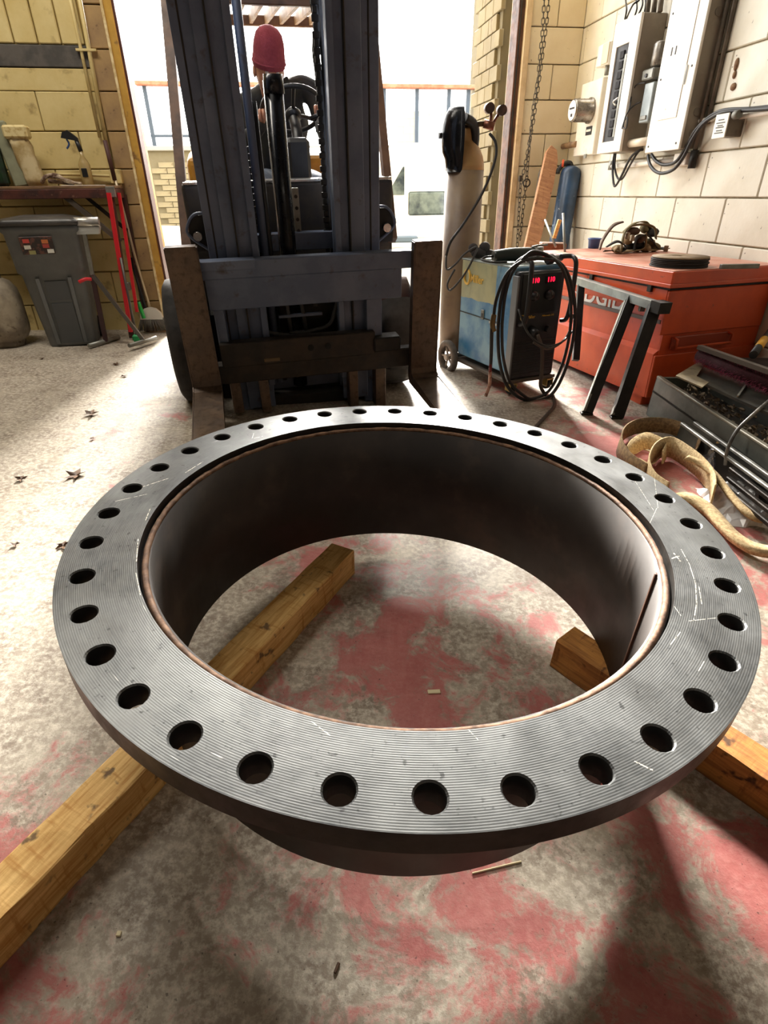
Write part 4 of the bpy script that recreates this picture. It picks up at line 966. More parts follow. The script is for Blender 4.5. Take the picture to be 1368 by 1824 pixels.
prof = [(0, 0), (0, .242), (.03, .262), (.03, .455), (0, .49), (0, .572), (JW, .572), (JW, 0)]
mb.prism([(x, .015, z) for x, z in prof], (0, JL-.03, 0)); mb.build('chest_body', M_ORG, jb)
mb = MB(); mb.box(0.002, JW-.02, .0, .018, .0, .235, .003).box(.002, JW-.02, .0, .018, .345, .57, .003).box(.03, JW-.02, .01, .02, .235, .345); mb.build('end_plate', M_ORG, jb)
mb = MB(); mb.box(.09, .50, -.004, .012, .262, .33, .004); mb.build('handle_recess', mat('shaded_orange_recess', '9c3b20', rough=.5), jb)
MB().tube([(.10, .0, .325), (.10, -.03, .32), (.10, -.03, .275), (.48, -.03, .275), (.48, -.03, .32), (.48, 0, .325)], .008, 8, 1).build('end_handle', M_ORG, jb)
mb = MB(); mb.box(-.012, JW, -.012, JL, .60, .665, .006).box(-.02, JW, -.018, JL, .585, .605, .003); mb.build('lid', M_ORG, jb)
MB().box(-.008, JW, -.008, JL-.005, .664, .667, .001).build('lid_top', M_ORGT, jb, 'dusty worn lid top')
MB().box(.0, JW, .0, JL, .572, .586).build('lid_gap', mat('dark_gap', '1c1412', rough=.7), jb)
for y in (.12, .62, 1.1):
    MB().box(-.016, .006, y, y+.03, .55, .60, .002).build('latch', M_DARK, jb)
MB().box(.022, .032, .04, JL-.05, .395, .415, .002).build('grey_stripe', mat('grey_brown_stripe', '6b5a52', rough=.6), jb)
for y in (.05, 1.05):
    MB().box(.02, JW-.02, y, y+.09, -.075, .0, .004).build('skid', M_ORG, jb)
Rj = Matrix(((0, 0, -1, 0), (-1, 0, 0, 0), (0, 1, 0, 0), (0, 0, 0, 1)))
text('RIDGID', .155, mat('white_vinyl_letters', 'e6e2da', rough=.4, rv=0), T(.027, .60, .46) @ Matrix.Rotation(0, 4, 'Y') @ Rj, jb, name='lettering', bold=.003)
ji = JM.inverted()
def jpt(x, y, dz=0):          # on the lid plane raised by dz
    P = JM @ V(0, 0, .667+dz); return ji @ pl(x, y, P, B3)
# grinding discs / saucer pan
q = jpt(1210, 463, .03)
for i in range(6):
    r_d = .145-.003*(i % 2); z = .667+.001+i*.0085; mb = MB(); mb.lathe([(.011, 0), (r_d, 0), (r_d, .006), (.011, .006)], 48, (0, 0, 0), closed=True)
    solo('grinding_disc', mb, mat('dark_abrasive', '2d2a27', rough=.9, bump=.3) if i < 5 else mat('tan_paper_disc', '9a8468', '7d6a52', 8, rough=.8), ['bottom disc of the dark stack, touching the orange tool chest lid', 'second disc from the bottom of the stack on the orange chest', 'third disc from the bottom of the stack on the orange chest', 'third disc from the top of the stack on the orange chest', 'dark disc directly under the brown top disc on the orange chest', 'brown-faced abrasive disc on top of the stack on the orange tool chest'][i], 'disc', JM @ T(q.x+.002*(i % 3), q.y, z), 'abrasive discs stacked on the chest')
q = jpt(1310, 474, .01)
solo('metal_tube', MB().box(-.008, .19, -.012, .012, 0, .022, .002), M_GALV, 'short square grey metal tube lying near the wall edge of the orange chest', 'tube', JM @ T(q.x-.09, q.y, .668) @ rot_z(-.3))
# heap of straps and buckles
q = jpt(1120, 445, .02); hm = JM @ T(q.x, q.y, .667)
hp_ = thing('strap_heap', 'tangled heap of brown and olive ratchet straps on the orange chest', 'straps', hm)
rnd = random.Random(11)
cols = [mat('olive_webbing', '6b6142', rough=.9, bump=.3), mat('brown_webbing', '4f3b2c', rough=.9, bump=.3), mat('tan_webbing', '8a7454', rough=.9), mat('dark_webbing', '2a2723', rough=.9)]
hm_i = hm.inverted()
def hpt(x, y, dy): return V(*(hm_i @ pl(x, y, hm @ V(0, dy, 0), jd)))
for k, (c, pts) in enumerate([(1, [(1068, 445), (1075, 425), (1092, 402), (1110, 395)]), (2, [(1100, 440), (1095, 452), (1130, 455), (1148, 440), (1150, 415)]), (0, [(1110, 415), (1130, 398), (1150, 396), (1160, 410)]),
      (0, [(1105, 450), (1115, 410), (1140, 400), (1165, 405), (1168, 425)]), (3, [(1128, 452), (1135, 425), (1155, 420), (1170, 440), (1185, 448)]), (1, [(1075, 450), (1090, 455), (1130, 455), (1160, 448)]), (3, [(1080, 440), (1100, 430), (1115, 440), (1105, 450)]), (2, [(1150, 452), (1158, 445), (1175, 447), (1190, 450)])]):
    P = [hpt(x, y, (k % 3-1)*.04) for x, y in pts]
    for p in P: p.z = max(p.z, .016)
    MB().ribbon(P, [V(.02, .04, .012*math.sin(k+i)) for i in range(len(P))], .006).build('webbing', cols[c], hp_)
for k, (x, y) in enumerate(((1118, 420), (1126, 424), (1186, 445), (1108, 446))):
    p = hpt(x, y, -.03); p.z = max(p.z, .02)
    MB().box(-.014, .014, -.01, .01, -.018, .018, .003, T(*p) @ rot_z(.3+k)).build('buckle', mat('worn_buckle', '8f7f68', rough=.4, metal=.6), hp_)
for k, (x, y) in enumerate(((1140, 425), (1155, 432), (1120, 440), (1148, 445), (1128, 412), (1148, 408), (1162, 414), (1100, 447), (1135, 448), (1165, 440), (1138, 436), (1118, 428))):
    p = hpt(x, y, .02+.02*(k%3)); p.z = max(p.z, .025)
    MB().ball(p, (.034, .045, .026), 12, Matrix.Rotation(k*1.1, 4, 'Z') @ Matrix.Rotation(.5*(k%3-1), 4, 'Y')).build('folded_webbing', cols[(k*3+1) % 4], hp_)
q = jpt(1061, 430, .0)
bt = JM @ T(jpt(1061, 442).x-.02, jpt(1061, 442).y, .667)
solo('blue_cup', MB().lathe([(.036, 0), (.042, .055), (.047, .058), (.047, .066), (.040, .066), (.034, .01), (0, .01)], 28), mat('blue_plastic', '3f5f96', rough=.35), 'small blue plastic tub behind the straps on the orange chest', 'tub', bt)

# ================================================================ SAWHORSE leaning on the chest
nn_ = je
def jf(x, y, off):            # plane parallel to chest face, off metres in front
    return pl(x, y, JM @ V(-off, 0, 0), nn_)
b0 = jf(1180, 548, .075); b1_ = jf(1022, 497, .05)
f1 = fl(1098, 745); f2 = fl(1045, 738)
SHM = T(f1.x, f1.y, 0); shi = SHM.inverted()
sh = thing('sawhorse', 'folded black and galvanised steel sawhorse leaning against the orange chest', 'sawhorse', SHM)
M_SHB = mat('black_sawhorse_paint', '1c1a19', '2a2725', 10, rough=.5, metal=.3)
def sbar(nm, p, q, w, d, m_): mb = MB(); bar(mb, shi @ p, shi @ q, w, d); return mb.build(nm, m_, sh)
sbar('top_beam', b0, b1_, .055, .04, mat('pale_galvanised', 'a3a6a0', '8c8f8a', 9, rough=.45, metal=.4))
sbar('leg', b0+(b1_-b0)*.07, f1+V(0, 0, .01), .062, .04, M_SHB)
sbar('leg', b0+(b1_-b0)*.30, f2+V(0, 0, .01), .05, .04, M_SHB)
sbar('leg_face', b0+(b1_-b0)*.32+V(-.022, -.005, -.02), f2+V(-.022, -.005, .02), .012, .03, M_GALV)
sbar('leg_face', b0+(b1_-b0)*.09+V(-.03, -.005, -.25), f1+V(-.03, -.005, .02), .012, .03, M_GALV)
b3_ = b1_*.9+b0*.1; f3 = jf(1030, 575, .12)
sbar('leg', b3_, f3+(f3-b3_)*.9, .04, .03, M_SHB)
p = b0; sbar('end_block', p+(b1_-b0).normalized()*-.02, p+(b1_-b0).normalized()*.05, .075, .055, M_DARK)
for t in (.18, .30):
    p = b0+(b1_-b0)*t; mb = MB(); mb.box(-.014, .014, -.012, .012, -.02, .01, .002); mb.build('hinge_plate', M_GALV, sh, m=T(*(shi @ (p-V(0, .0, .03)))))
for f in (f1, f2):
    q = shi @ f; MB().box(-.035, .03, -.02, .02, .0, .014, .004, T(*q)).build('foot_plate', M_DARK, sh)
# ================================================================ ELECTRICS ON THE SIDE WALL
bri = BR.inverted()
US = 3.09
def rp(cx, cy, off=0.0):      # point of the side wall (or a plane off metres in front of it)
    return bri @ pl(980+cx/3.526, cy/3.526, BR @ V(US-off, 0, 0), B1)
M_PWH = mat('off_white_panel_enamel', 'ebe6da', 'dcd3c2', 4, .45, .75, .35, c3='a58d6a', scale3=14, lo3=.7, hi3=.76)
M_PGR = mat('grey_panel_side', '8d8373', '7a6f60', 5, rough=.5)
ms = thing('electric_meter', 'round glass electric meter on a cream box near the room corner', 'meter', BR)
MB().box(US-.05, US, -.513, -.222, 1.119, 1.54, .004).build('meter_box', M_PWH, ms)
mc = V(US-.05, -.395, 1.375)
MB().lathe([(.074, 0), (.074, .012), (.066, .014), (.066, .12), (.064, .126), (.0, .128)], 40, tuple(mc), (-1, 0, 0)).build('meter_can', mat('brushed_meter_can', '9c958a', '827a6e', 30, rough=.3, metal=.6), ms)
md = MB().cyl((mc.x-.129, mc.y, mc.z), (mc.x-.132, mc.y, mc.z), .056, n=32).build('dial_face', mat('white_dial', 'efece4', rough=.3, rv=0), ms)
RW = Matrix(((0, 0, -1, 0), (-1, 0, 0, 0), (0, 1, 0, 0), (0, 0, 0, 1)))
M_INK = mat('black_ink', '17171a', rough=.5, rv=0)
for i in range(5): MB().cyl((mc.x-.133, mc.y+.03-i*.015, mc.z+.012), (mc.x-.1345, mc.y+.03-i*.015, mc.z+.012), .006, n=12).build('register_dial', M_INK, md)
MB().box(mc.x-.1345, mc.x-.132, mc.y-.014, mc.y+.010, mc.z-.035, mc.z-.018).build('serial_plate', M_INK, md)
MB().box(US-.053, US-.049, -.46, -.375, 1.235, 1.285, .001).build('notice_label', M_INK, ms)
MB().box(US-.055, US-.052, -.45, -.385, 1.255, 1.268).build('label_stripe', M_PWH, ms)
MB().box(US-.06, US-.05, -.44, -.41, 1.10, 1.125).build('hasp', M_GALV, ms)
sb1 = thing('small_junction_box', 'small cream junction box mounted above the electric meter', 'junction box', BR)
MB().box(US-.06, US, -.565, -.405, 1.60, 1.715, .005).build('box_body', M_PWH, sb1); MB().box(US-.066, US-.058, -.56, -.48, 1.605, 1.71, .002).build('cover', M_CREAM, sb1)
MB().cyl((US-.03, -.51, 1.55), (US-.03, -.51, 1.6), .014).build('connector', M_GALV, sb1)
# breaker panel with open cover
bp = thing('breaker_panel', 'narrow cream breaker panel with its tall dark opening exposed', 'electrical panel', BR)
d_ = .15; w0, w1, z0, z1 = -.79, -1.058, 1.106, 1.742
mb = MB(); mb.box(US-d_+.01, US, w1, w0, z0, z1, .004); mb.build('enclosure', M_PGR, bp)
ow0, ow1, oz0, oz1 = -.835, -.975, 1.165, 1.63
mb = MB(); X0, X1 = US-d_-.006, US-d_+.01
mb.box(X0, X1, w1-.005, ow1, z0, z1, .002).box(X0, X1, ow0, w0+.005, z0, z1, .002).box(X0, X1, ow1, ow0, z0, oz0, .002).box(X0, X1, ow1, ow0, oz1, z1, .002); mb.build('cover_frame', M_PWH, bp)
MB().box(US-d_+.002, US-d_+.012, ow1, ow0, oz0, oz1).build('opening', mat('dark_breaker_cavity', '1a1718', rough=.6), bp)
for i in range(9):
    z = oz0+.025+i*.047; MB().box(US-d_-.006, US-d_+.004, ow1+.04, ow1+.085, z, z+.036, .002).build('breaker', mat('breaker_black', '131216', '1b191d', 20, rough=.85), bp)
MB().box(US-d_-.004, US-d_+.004, ow1+.01, ow1+.03, oz0+.02, oz1-.05).build('rail', M_GALV, bp)
mb = MB(); mb.tube([(US-d_-.02, ow1+.015, 1.34), (US-d_-.03, ow1+.03, 1.36), (US-d_-.02, ow1, 1.375)], .005, 6); mb.build('padlock_hasp', M_CHROME, bp)
# big panel
gp = thing('main_panel', 'tall white electrical panel with a narrow door on the block wall', 'electrical panel', BR)
d_ = .105; w0, w1, z0, z1 = -1.265, -1.582, 1.085, 2.25
MB().box(US-d_+.006, US, w1+.004, w0-.004, z0+.005, z1, .003).build('enclosure', M_PGR, gp)
MB().box(US-d_-.006, US-d_+.008, w1, w0, z0, z1, .003).build('cover', M_PWH, gp)
MB().box(US-d_-.010, US-d_-.005, w1+.075, w0-.075, z0+.145, z1-.1, .0015).build('door', M_PWH, gp)
MB().box(US-d_-.0125, US-d_-.0095, w1+.062, w1+.07, z0+.28, z0+.36).build('door_hinge', M_GALV, gp)
MB().box(US-d_-.0125, US-d_-.0095, w1+.062, w1+.07, z1-.3, z1-.22).build('door_hinge', M_GALV, gp)
for (a, z) in ((-.030, .03), (-.030, .60), (-.285, .03), (-.285, .35), (-.285, .62), (-.03, .33)):
    MB().cyl((US-d_-.009, w0+a, z0+z), (US-d_-.005, w0+a, z0+z), .005, n=8).build('screw', M_INK, gp)
for a in (-.09, -.125):
    MB().box(US-d_-.012, US-d_-.009, w0+a-.004, w0+a+.004, z0+.42, z0+.455).build('latch_slot', M_INK, gp)
for i, z in enumerate((.07, .16, .55, .62)):
    MB().cyl((US-.05, w1+.003, z0+z), (US-.05, w1-.002, z0+z), .018, n=20).build('knockout', mat('knockout_ring', '6d6355', rough=.5), gp)
# small parts between panels
dc = thing('disconnect_switch', 'narrow grey switch box tucked between the two electrical panels', 'switch box', BR)
MB().box(US-.10, US, -1.215, -1.125, 1.238, 1.42, .004).build('switch_body', mat('blue_grey_enamel', 'a9b3b4', '8d989b', 9, rough=.4), dc)
MB().box(US-.108, US-.099, -1.20, -1.14, 1.25, 1.27, .002).build('nameplate', M_GALV, dc)
tr = thing('transformer_can', 'round ribbed metal can mounted above the grey switch box', 'transformer', BR)
MB().lathe([(.035, 0), (.042, .01), (.042, .10), (.035, .11), (.0, .112)], 24, (US-.06, -1.16, 1.49)).build('can', mat('dull_can_metal', '8b857b', '6c665e', 20, rough=.35, metal=.6), tr)
MB().box(US-.11, US-.01, -1.20, -1.09, 1.435, 1.485, .006).build('base_box', M_GALV, tr); MB().cyl((US-.112, -1.14, 1.455), (US-.116, -1.14, 1.455), .010, n=12).build('knockout_hole', M_INK, tr)
mb = MB(); mb.box(US-.06, US-.02, -1.035, -.975, 1.205, 1.285, .012, seg=2)
solo('red_alarm_switch', mb, mat('alarm_red', 'd33a4c', rough=.35, rv=0), 'small bright red switch under the wires between the panels', 'switch', BR)
solo('pvc_pipe', MB().cyl((US-.09, -1.03, 1.145), (US-.09, -1.26, 1.145), .021, n=20), mat('cream_pvc', 'ded3bd', rough=.35), 'short thick cream pipe running behind the bottom of the white panel', 'pipe', BR)
# conduits
M_COND = mat('grey_conduit', '6f675b', '564e44', 12, rough=.5, metal=.4)
cdt = thing('wall_conduit', 'dark grey conduit pair running down beside the white electrical panel', 'conduit', BR)
MB().cyl((US-.025, -1.598, 1.0), (US-.025, -1.598, 2.3), .012).build('pipe', M_COND, cdt); MB().cyl((US-.012, -1.630, 1.19), (US-.012, -1.630, 2.3), .010).build('pipe', M_COND, cdt)
MB().cyl((US-.025, -1.598, 1.0), (US-.025, -1.598, 1.08), .019, n=8).build('coupling', M_DARK, cdt)
cdh = thing('low_conduit', 'pale horizontal conduit below the panels with a small end box', 'conduit', BR)
MB().cyl((US-.03, -.77, 1.040), (US-.03, -1.52, 1.040), .014).build('pipe', M_PWH, cdh); MB().box(US-.05, US, -1.57, -1.46, 1.015, 1.075, .004).build('end_box', M_PWH, cdh)
MB().cyl((US-.03, -.765, 1.02), (US-.03, -.765, 1.07), .02, n=10).build('elbow', M_GALV, cdh)
MB().tube([tuple(rp(880, 770, .02)), tuple(rp(1015, 748, .02))], .011, 10, 1).build('pipe', M_PWH, cdh)
swb = thing('outlet_box', 'small square white box with a marked label at the cables on the side wall', 'outlet box', BR)
MB().box(US-.085, US, -1.885, -1.80, 1.118, 1.208, .003).build('box_body', M_COND, swb); MB().box(US-.090, US-.084, -1.888, -1.797, 1.115, 1.211, .001).build('cover', M_PWH, swb)
for i, (a, b) in enumerate(((.62, .03), (.5, .018), (.42, .028), (.28, .02), (.18, .03), (.75, .02))):
    z = 1.118+.09*a; MB().box(US-.0915, US-.0898, -1.842-b, -1.842+b, z, z+.004).build('scribble', M_INK, swb)
MB().tube([tuple(rp(1165, 738, .03)), tuple(rp(1368, 705, .03)), tuple(rp(1500, 680, .03))], .011, 10, 1).build('pipe', M_PWH, swb)
MB().cyl((US-.07, -1.90, 1.20), (US-.07, -1.93, 1.20), .018, n=10).build('connector', M_GALV, swb)
MB().tube([tuple(rp(40, 925, .06)), tuple(rp(160, 900, .06))], .02, 12, 1)
solo('copper_pipe', MB().tube([tuple(rp(30, 930, .05)), tuple(rp(90, 918, .05)), tuple(rp(165, 905, .05))], .019, 12, 1), mat('brown_conduit', '9c7a55', '6f5640', 10, rough=.5), 'brown horizontal pipe entering the meter box from the corner', 'pipe', BR)
# cables
def cable(name, pts, r, label, off=None, m_=M_HOSE, grp=None):
    return solo(name, MB().tube([tuple(rp(*p)) for p in pts], r, 8, 5), m_, label, 'cable', BR, grp)
cable('hanging_cable', [(405, 960, .06), (392, 1050, .07), (398, 1150, .08), (412, 1166, .08), (450, 1100, .08), (505, 990, .08), (560, 945, .06), (585, 940, .04)], .007, 'black cable looping down below the narrow breaker panel, outer one')
cable('hanging_cable', [(412, 960, .06), (405, 1050, .06), (425, 1120, .06), (455, 1120, .07), (500, 1040, .07), (545, 965, .06), (575, 935, .04)], .006, 'black cable looping down below the narrow breaker panel, inner one')
cable('hanging_cable', [(615, 975, .07), (625, 1030, .08), (660, 1075, .09), (710, 1088, .09), (780, 1060, .09), (840, 980, .09), (890, 880, .09), (950, 790, .09), (1020, 735, .08), (1090, 705, .08), (1200, 695, .06), (1368, 682, .05), (1500, 668, .05)], .0085, 'thick black cable sweeping from the white panel to the right, lower one')
cable('hanging_cable', [(635, 970, .06), (670, 1015, .07), (720, 1035, .07), (790, 1015, .07), (850, 930, .07), (905, 830, .08), (975, 755, .07), (1040, 710, .06), (1110, 690, .06), (1250, 684, .05), (1368, 672, .04), (1500, 655, .04)], .0085, 'thick black cable sweeping from the white panel to the right, upper one')
for i, pts in enumerate([[(470, 120, .08), (480, 60, .09), (475, 0, .06), (480, -60, .05)], [(480, 115, .08), (520, 30, .09), (560, 0, .06), (580, -60, .05)], [(530, 105, .08), (545, 50, .08), (540, -10, .06)], [(550, 100, .08), (580, 30, .07), (575, -40, .05)], [(590, 85, .06), (600, 20, .06), (590, -60, .05)]]):
    cable('overhead_wire', pts, .005, 'thin black wire rising above the narrow breaker panel, %s from the corner' % ('first', 'second', 'third', 'fourth', 'fifth')[i])
cable('thin_wire', [(600, 520, .10), (540, 535, .12), (512, 600, .13), (498, 680, .15), (470, 740, .16), (460, 800, .16), (480, 800, .16), (485, 740, .16), (465, 760, .16), (450, 810, .16)], .0035, 'thin black wire hanging in a small coil over the breaker panel edge')
cable('thin_wire', [(570, 640, .10), (530, 660, .12), (490, 700, .15), (470, 740, .16)], .0035, 'thin black wire reaching from the grey switch box to the breaker panel')
for i in range(3):
    solo('rigid_pipe', MB().cyl(tuple(rp(610+i*40, 85-i*5, .05)), tuple(rp(628+i*40, -80, .05)), .013), M_COND, 'grey rigid conduit rising above the panels, %s of three' % ('leftmost', 'middle', 'rightmost')[i], 'conduit', BR)
pz = MB()
for (x, y, a, b) in ((1172, 405, .012, .026), (1160, 470, .010, .016), (1152, 545, .018, .016)):
    q = rp(x, y, .0); pz2 = MB(); pz2.lathe([(.001, 0), (1, 0), (.9, .002), (.001, .003)], 14, (0, 0, 0), (-1, 0, 0))
    for v in pz2.bm.verts: v.co = V(v.co.x*3, v.co.y*a, v.co.z*b)+V(US+.0, q.y, q.z)
    pz2.build('chipped_patch', mat('brown_chip', '6d4c36', '8f7050', 40, rough=.8), ws)
# ---------------- hoist chain beside the door
def bp_(x, y, w): return bri @ pl(x, y, BR @ V(0, w, 0), B2)
hc = thing('hoist_chain', 'long grey door hoist chain hanging in two strands beside the right jamb', 'chain', BR)
LK = None
def link_mesh():
    mb = MB(); r, h = .010, .009
    pts = [(r*math.cos(t), 0, r*math.sin(t)+(h if math.sin(t) > 0 else -h)) for t in [PI/8+2*PI*i/8 for i in range(8)]]
    mb.tube(pts, .0032, 5, 1, closed=True)
    me = bpy.data.meshes.new('chain_link'); bmesh.ops.recalc_face_normals(mb.bm, faces=mb.bm.faces); mb.bm.to_mesh(me); mb.bm.free(); me.materials.append(mat('grey_chain_steel', '5d564c', '3d372f', 10, rough=.5, metal=.5)); return me
LK = link_mesh()
def run_chain(pts, step=.028):
    P = [V(*p) for p in pts]; acc = 0; k = 0
    for a, b in zip(P, P[1:]):
        d = b-a; L = d.length; d.normalize(); t = acc
        while t < L:
            o = bpy.data.objects.new('chain_link', LK); COL.objects.link(o); o.parent = hc
            q = d.to_track_quat('Z', 'Y'); o.rotation_mode = 'QUATERNION'
            from mathutils import Quaternion
            o.rotation_quaternion = q @ Quaternion((0, 0, 1), (k % 2)*PI/2+.5); o.location = a+d*t; t += step; k += 1
        acc = t-L
run_chain([bp_(981, -40, -.10), bp_(975, 30, -.10), bp_(962, 130, -.10), bp_(951, 210, -.10), bp_(934, 300, -.10), bp_(927, 330, -.10), bp_(922, 420, -.08), bp_(920, 470, -.06)], .031)
run_chain([bp_(972, -40, -.14), bp_(966, 60, -.14), bp_(958, 140, -.14), bp_(950, 190, -.13), bp_(943, 260, -.12), bp_(938, 318, -.11), bp_(932, 370, -.10), bp_(926, 430, -.08)], .031)
q = bp_(938, 326, -.12); mb = MB(); mb.tube([(q.x+.026*math.cos(t), q.y, q.z+.026*math.sin(t)) for t in [2*PI*i/18 for i in range(18)]], .005, 6, 1, closed=True); mb.build('pull_ring', M_DARK, hc)
q = bp_(927, 318, -.10); MB().box(q.x-.012, q.x+.012, q.y-.01, q.y+.01, q.z-.02, q.z+.02, .004).build('chain_keeper', M_DARK, hc)
# ---------------- plank, tall blue cylinder and sticks in the corner
M_PLK = wood_material('pale_reddish_plank', 'b98c66', '94664a', '5a4536')
def leaning_plank(name, tp, bt, w, th, m_, label):
    d = tp-bt; L = d.length; z = d.normalized(); x = z.cross(B2).normalized(); y = z.cross(x)
    M = Matrix(((x.x, y.x, z.x, bt.x), (x.y, y.y, z.y, bt.y), (x.z, y.z, z.z, bt.z), (0, 0, 0, 1)))
    mb = MB(); pts = [(-w/2, 0, 0), (w/2, 0, 0), (w/2, 0, L*.96), (w*.28, 0, L), (-w*.18, 0, L*.985), (-w*.42, 0, L*.93), (-w/2, 0, L*.80)]
    mb.prism(pts, (0, th, 0)); bmesh.ops.bevel(mb.bm, geom=mb.bm.edges[:], offset=.003, segments=1, affect='EDGES')
    return solo(name, mb, m_, label, 'plank', M)
def wpl(x, y, w): return BR @ bp_(x, y, w)
leaning_plank('plank', wpl(985, 264, -.16), fl(917, 560, .012), .135, .04, M_PLK, 'wide reddish wooden plank leaning in the corner right of the chain')
leaning_plank('plank', wpl(966, 300, -.06), fl(930, 545, .012), .07, .03, mat('grey_weathered_wood', '9a938a', '7d756a', 8, rough=.8), 'narrow weathered grey board standing behind the reddish plank')
tp = wpl(1018, 298, -.24); bt = fl(975, 556, .012); d = tp-bt
xx = d.normalized(); M_ = frame(bt, xx.cross(V(0, 1, 0)).normalized(), xx.cross(xx.cross(V(0, 1, 0))).normalized()*-1, xx)
qc = thing('blue_cylinder', 'tall dark blue gas cylinder leaning in the corner behind the orange chest', 'gas cylinder', M_)
Lc = d.length
MB().lathe([(.07, 0), (.086, .01), (.088, .03), (.088, Lc-.06), (.08, Lc-.02), (.05, Lc), (.0, Lc+.008)], 36).build('cylinder_body', mat('dark_blue_worn_paint', '2c4a6c', '223850', 4, rough=.4, c3='8fa0ae', scale3=25, lo3=.66, hi3=.7), qc)
mb = MB(); mb.tube([(0, 0, Lc), (.02, 0, Lc+.03), (.07, 0, Lc+.02), (.11, 0, Lc-.03), (.115, 0, Lc-.06)], .02, 10); mb.build('hose_nozzle', M_BLACK, qc)
MB().cyl((.085, -.02, Lc-.01), (.088, -.02, Lc+.045), .009).build('red_tag', mat('orange_red_tag', 'd8562f', rough=.5), qc, 'small orange red tag')
solo('grey_pipe', MB().cyl(tuple(wpl(1030, 300, -.10)), tuple(fl(1000, 552, .01)), .045, n=20), mat('pale_grey_pvc', '9ca0a0', '85888a', 5, rough=.4), 'pale grey pipe standing behind the tall blue cylinder', 'pipe')
solo('rod', MB().cyl(tuple(jf(1003, 380, -.15)), tuple(jf(1007, 470, -.1)), .008), M_GALV, 'thin upright square rod standing behind the welding machine handle', 'rod')
solo('rod', MB().cyl(tuple(jf(971, 392, -.2)), tuple(jf(990, 440, -.15)), .008), M_GALV, 'thin slanting metal rod leaning beside the reddish plank', 'rod')
solo('wood_offcut', MB().box(-.012, .012, -.012, .012, -.06, .06, .002), M_WOOD, 'small splintered yellow wood offcut sticking up behind the welding machine', 'wood', T(*jf(992, 408, -.18)) @ Matrix.Rotation(.15, 4, 'Y')) 
mb = MB(); mb.box(-.09, .09, -.05, .05, -.62, .0, .006); cb = solo('wooden_crate', mb, mat('brown_crate_wood', '8a6244', '6b4a33', 8, rough=.8), 'brown upright wooden box behind the welding machine handles', 'box', T(*jf(985, 432, -.20)))

# ================================================================ SCRAP AND STRAPS AT RIGHT
# low grey steel tray cabinet
pA, pB = fl(1150, 738), fl(1318, 872)
ax_ = (pB-pA).normalized(); ay_ = V(-ax_.y, ax_.x, 0)
if ay_.x < 0: ay_ = -ay_
CM = Matrix(((ax_.x, ay_.x, 0, pA.x), (ax_.y, ay_.y, 0, pA.y), (0, 0, 1, 0), (0, 0, 0, 1)))
cmi = CM.inverted()
Lg = (pB-pA).length
gt_ = thing('steel_tray', 'low grey steel cabinet on the floor right of the sawhorse', 'cabinet', CM)
M_GST = mat('grey_green_steel_panel', '777a74', '5f625c', 5, rough=.42, metal=.5, c3='8a8577', scale3=20, lo3=.66, hi3=.72)
mb = MB(); mb.box(0, Lg+.6, 0, .012, .0, .215, .003); mb.build('side_panel', M_GST, gt_)
MB().box(0, Lg+.6, .30, .312, .0, .215, .003).build('side_panel', M_GST, gt_); MB().box(0, .012, .0, .31, .0, .215, .003).build('end_panel', M_GST, gt_)
MB().box(0, Lg+.6, 0, .31, .13, .142).build('tray_floor', M_DARK, gt_)
MB().box(.01, Lg+.6, -.006, .018, .212, .224, .003).build('rim', mat('pale_worn_rim', '8f8a7c', rough=.5, metal=.3), gt_)
sw_ = MB(); rnd = random.Random(8)
for i in range(260):
    x = rnd.uniform(.1, 1.0); y = rnd.uniform(.02, .20); s_ = rnd.uniform(.004, .014)
    sw_.box(-s_, s_, -s_*.6, s_*.6, -s_*.3, s_*.3, 0, T(x, y, .15+rnd.uniform(0, .06)) @ Matrix.Rotation(rnd.uniform(0, 6), 4, (rnd.random(), rnd.random(), 1)))
o = sw_.build('metal_swarf', mat('pale_swarf', 'a79a86', '6e5f4c', 60, rough=.5, metal=.4), gt_); o['kind'] = 'stuff'
for k, (y, z) in enumerate(((-.05, .155), (-.085, .135))):
    MB().box(.50-.04*k, Lg+.6, y-.009, y+.009, z-.006, z+.008, .003).build('chrome_rail', mat('dull_chrome', 'a5a5a0', '7e7d78', 12, rough=.5, metal=.7), gt_)
MB().box(.66, Lg+.6, -.07, .0, .0, .125, .004).build('lower_step', M_DARK, gt_)
for i in range(3):
    MB().box(.88+i*.04, Lg+.6, -.105-.028*i, -.085-.028*i, .10-.022*i, .118-.022*i, .003).build('dark_slat', mat('oily_slat_steel', '3b342e', '221e1b', 10, rough=.35, metal=.6), gt_)
# darker bench behind carrying the channel and brush
dk = thing('dark_toolbox', 'dark low steel box against the wall carrying the brush roll', 'toolbox', CM)
MB().box(-.05, Lg+.7, .40, .62, .0, .30, .01).build('box_body', M_DARK, dk)
MB().box(-.05, Lg+.7, .39, .63, .295, .31, .004).build('lid', mat('brown_black_lid', '2a2320', rough=.6), dk)
# tan L-channel
def cz(x, y, z): return cmi @ fl(x, y, z)
lc = thing('steel_channel', 'tan and grey notched steel channel lying at the foot of the orange chest', 'channel', CM)
zc = .325
P = [cz(1203, 671, zc), cz(1243, 646, zc), cz(1368, 700, zc), cz(1385, 728, zc), cz(1368, 722, zc)]
ptsA = [cz(1203, 671, zc), cz(1243, 647, zc), cz(1254, 651, zc), cz(1240, 672, zc), cz(1262, 683, zc), cz(1250, 692, zc)]
mb = MB(); mb.prism([(p.x, p.y, zc) for p in ptsA], (0, 0, .006)); mb.build('tan_flange', mat('dusty_tan_steel', '7d7054', '5e523c', 9, rough=.6), lc)
ptsB = [cz(1240, 672, zc), cz(1254, 650, zc), cz(1380, 700, zc), cz(1400, 740, zc), cz(1318, 705, zc), cz(1331, 683, zc), cz(1328, 682, zc), cz(1312, 704, zc)]
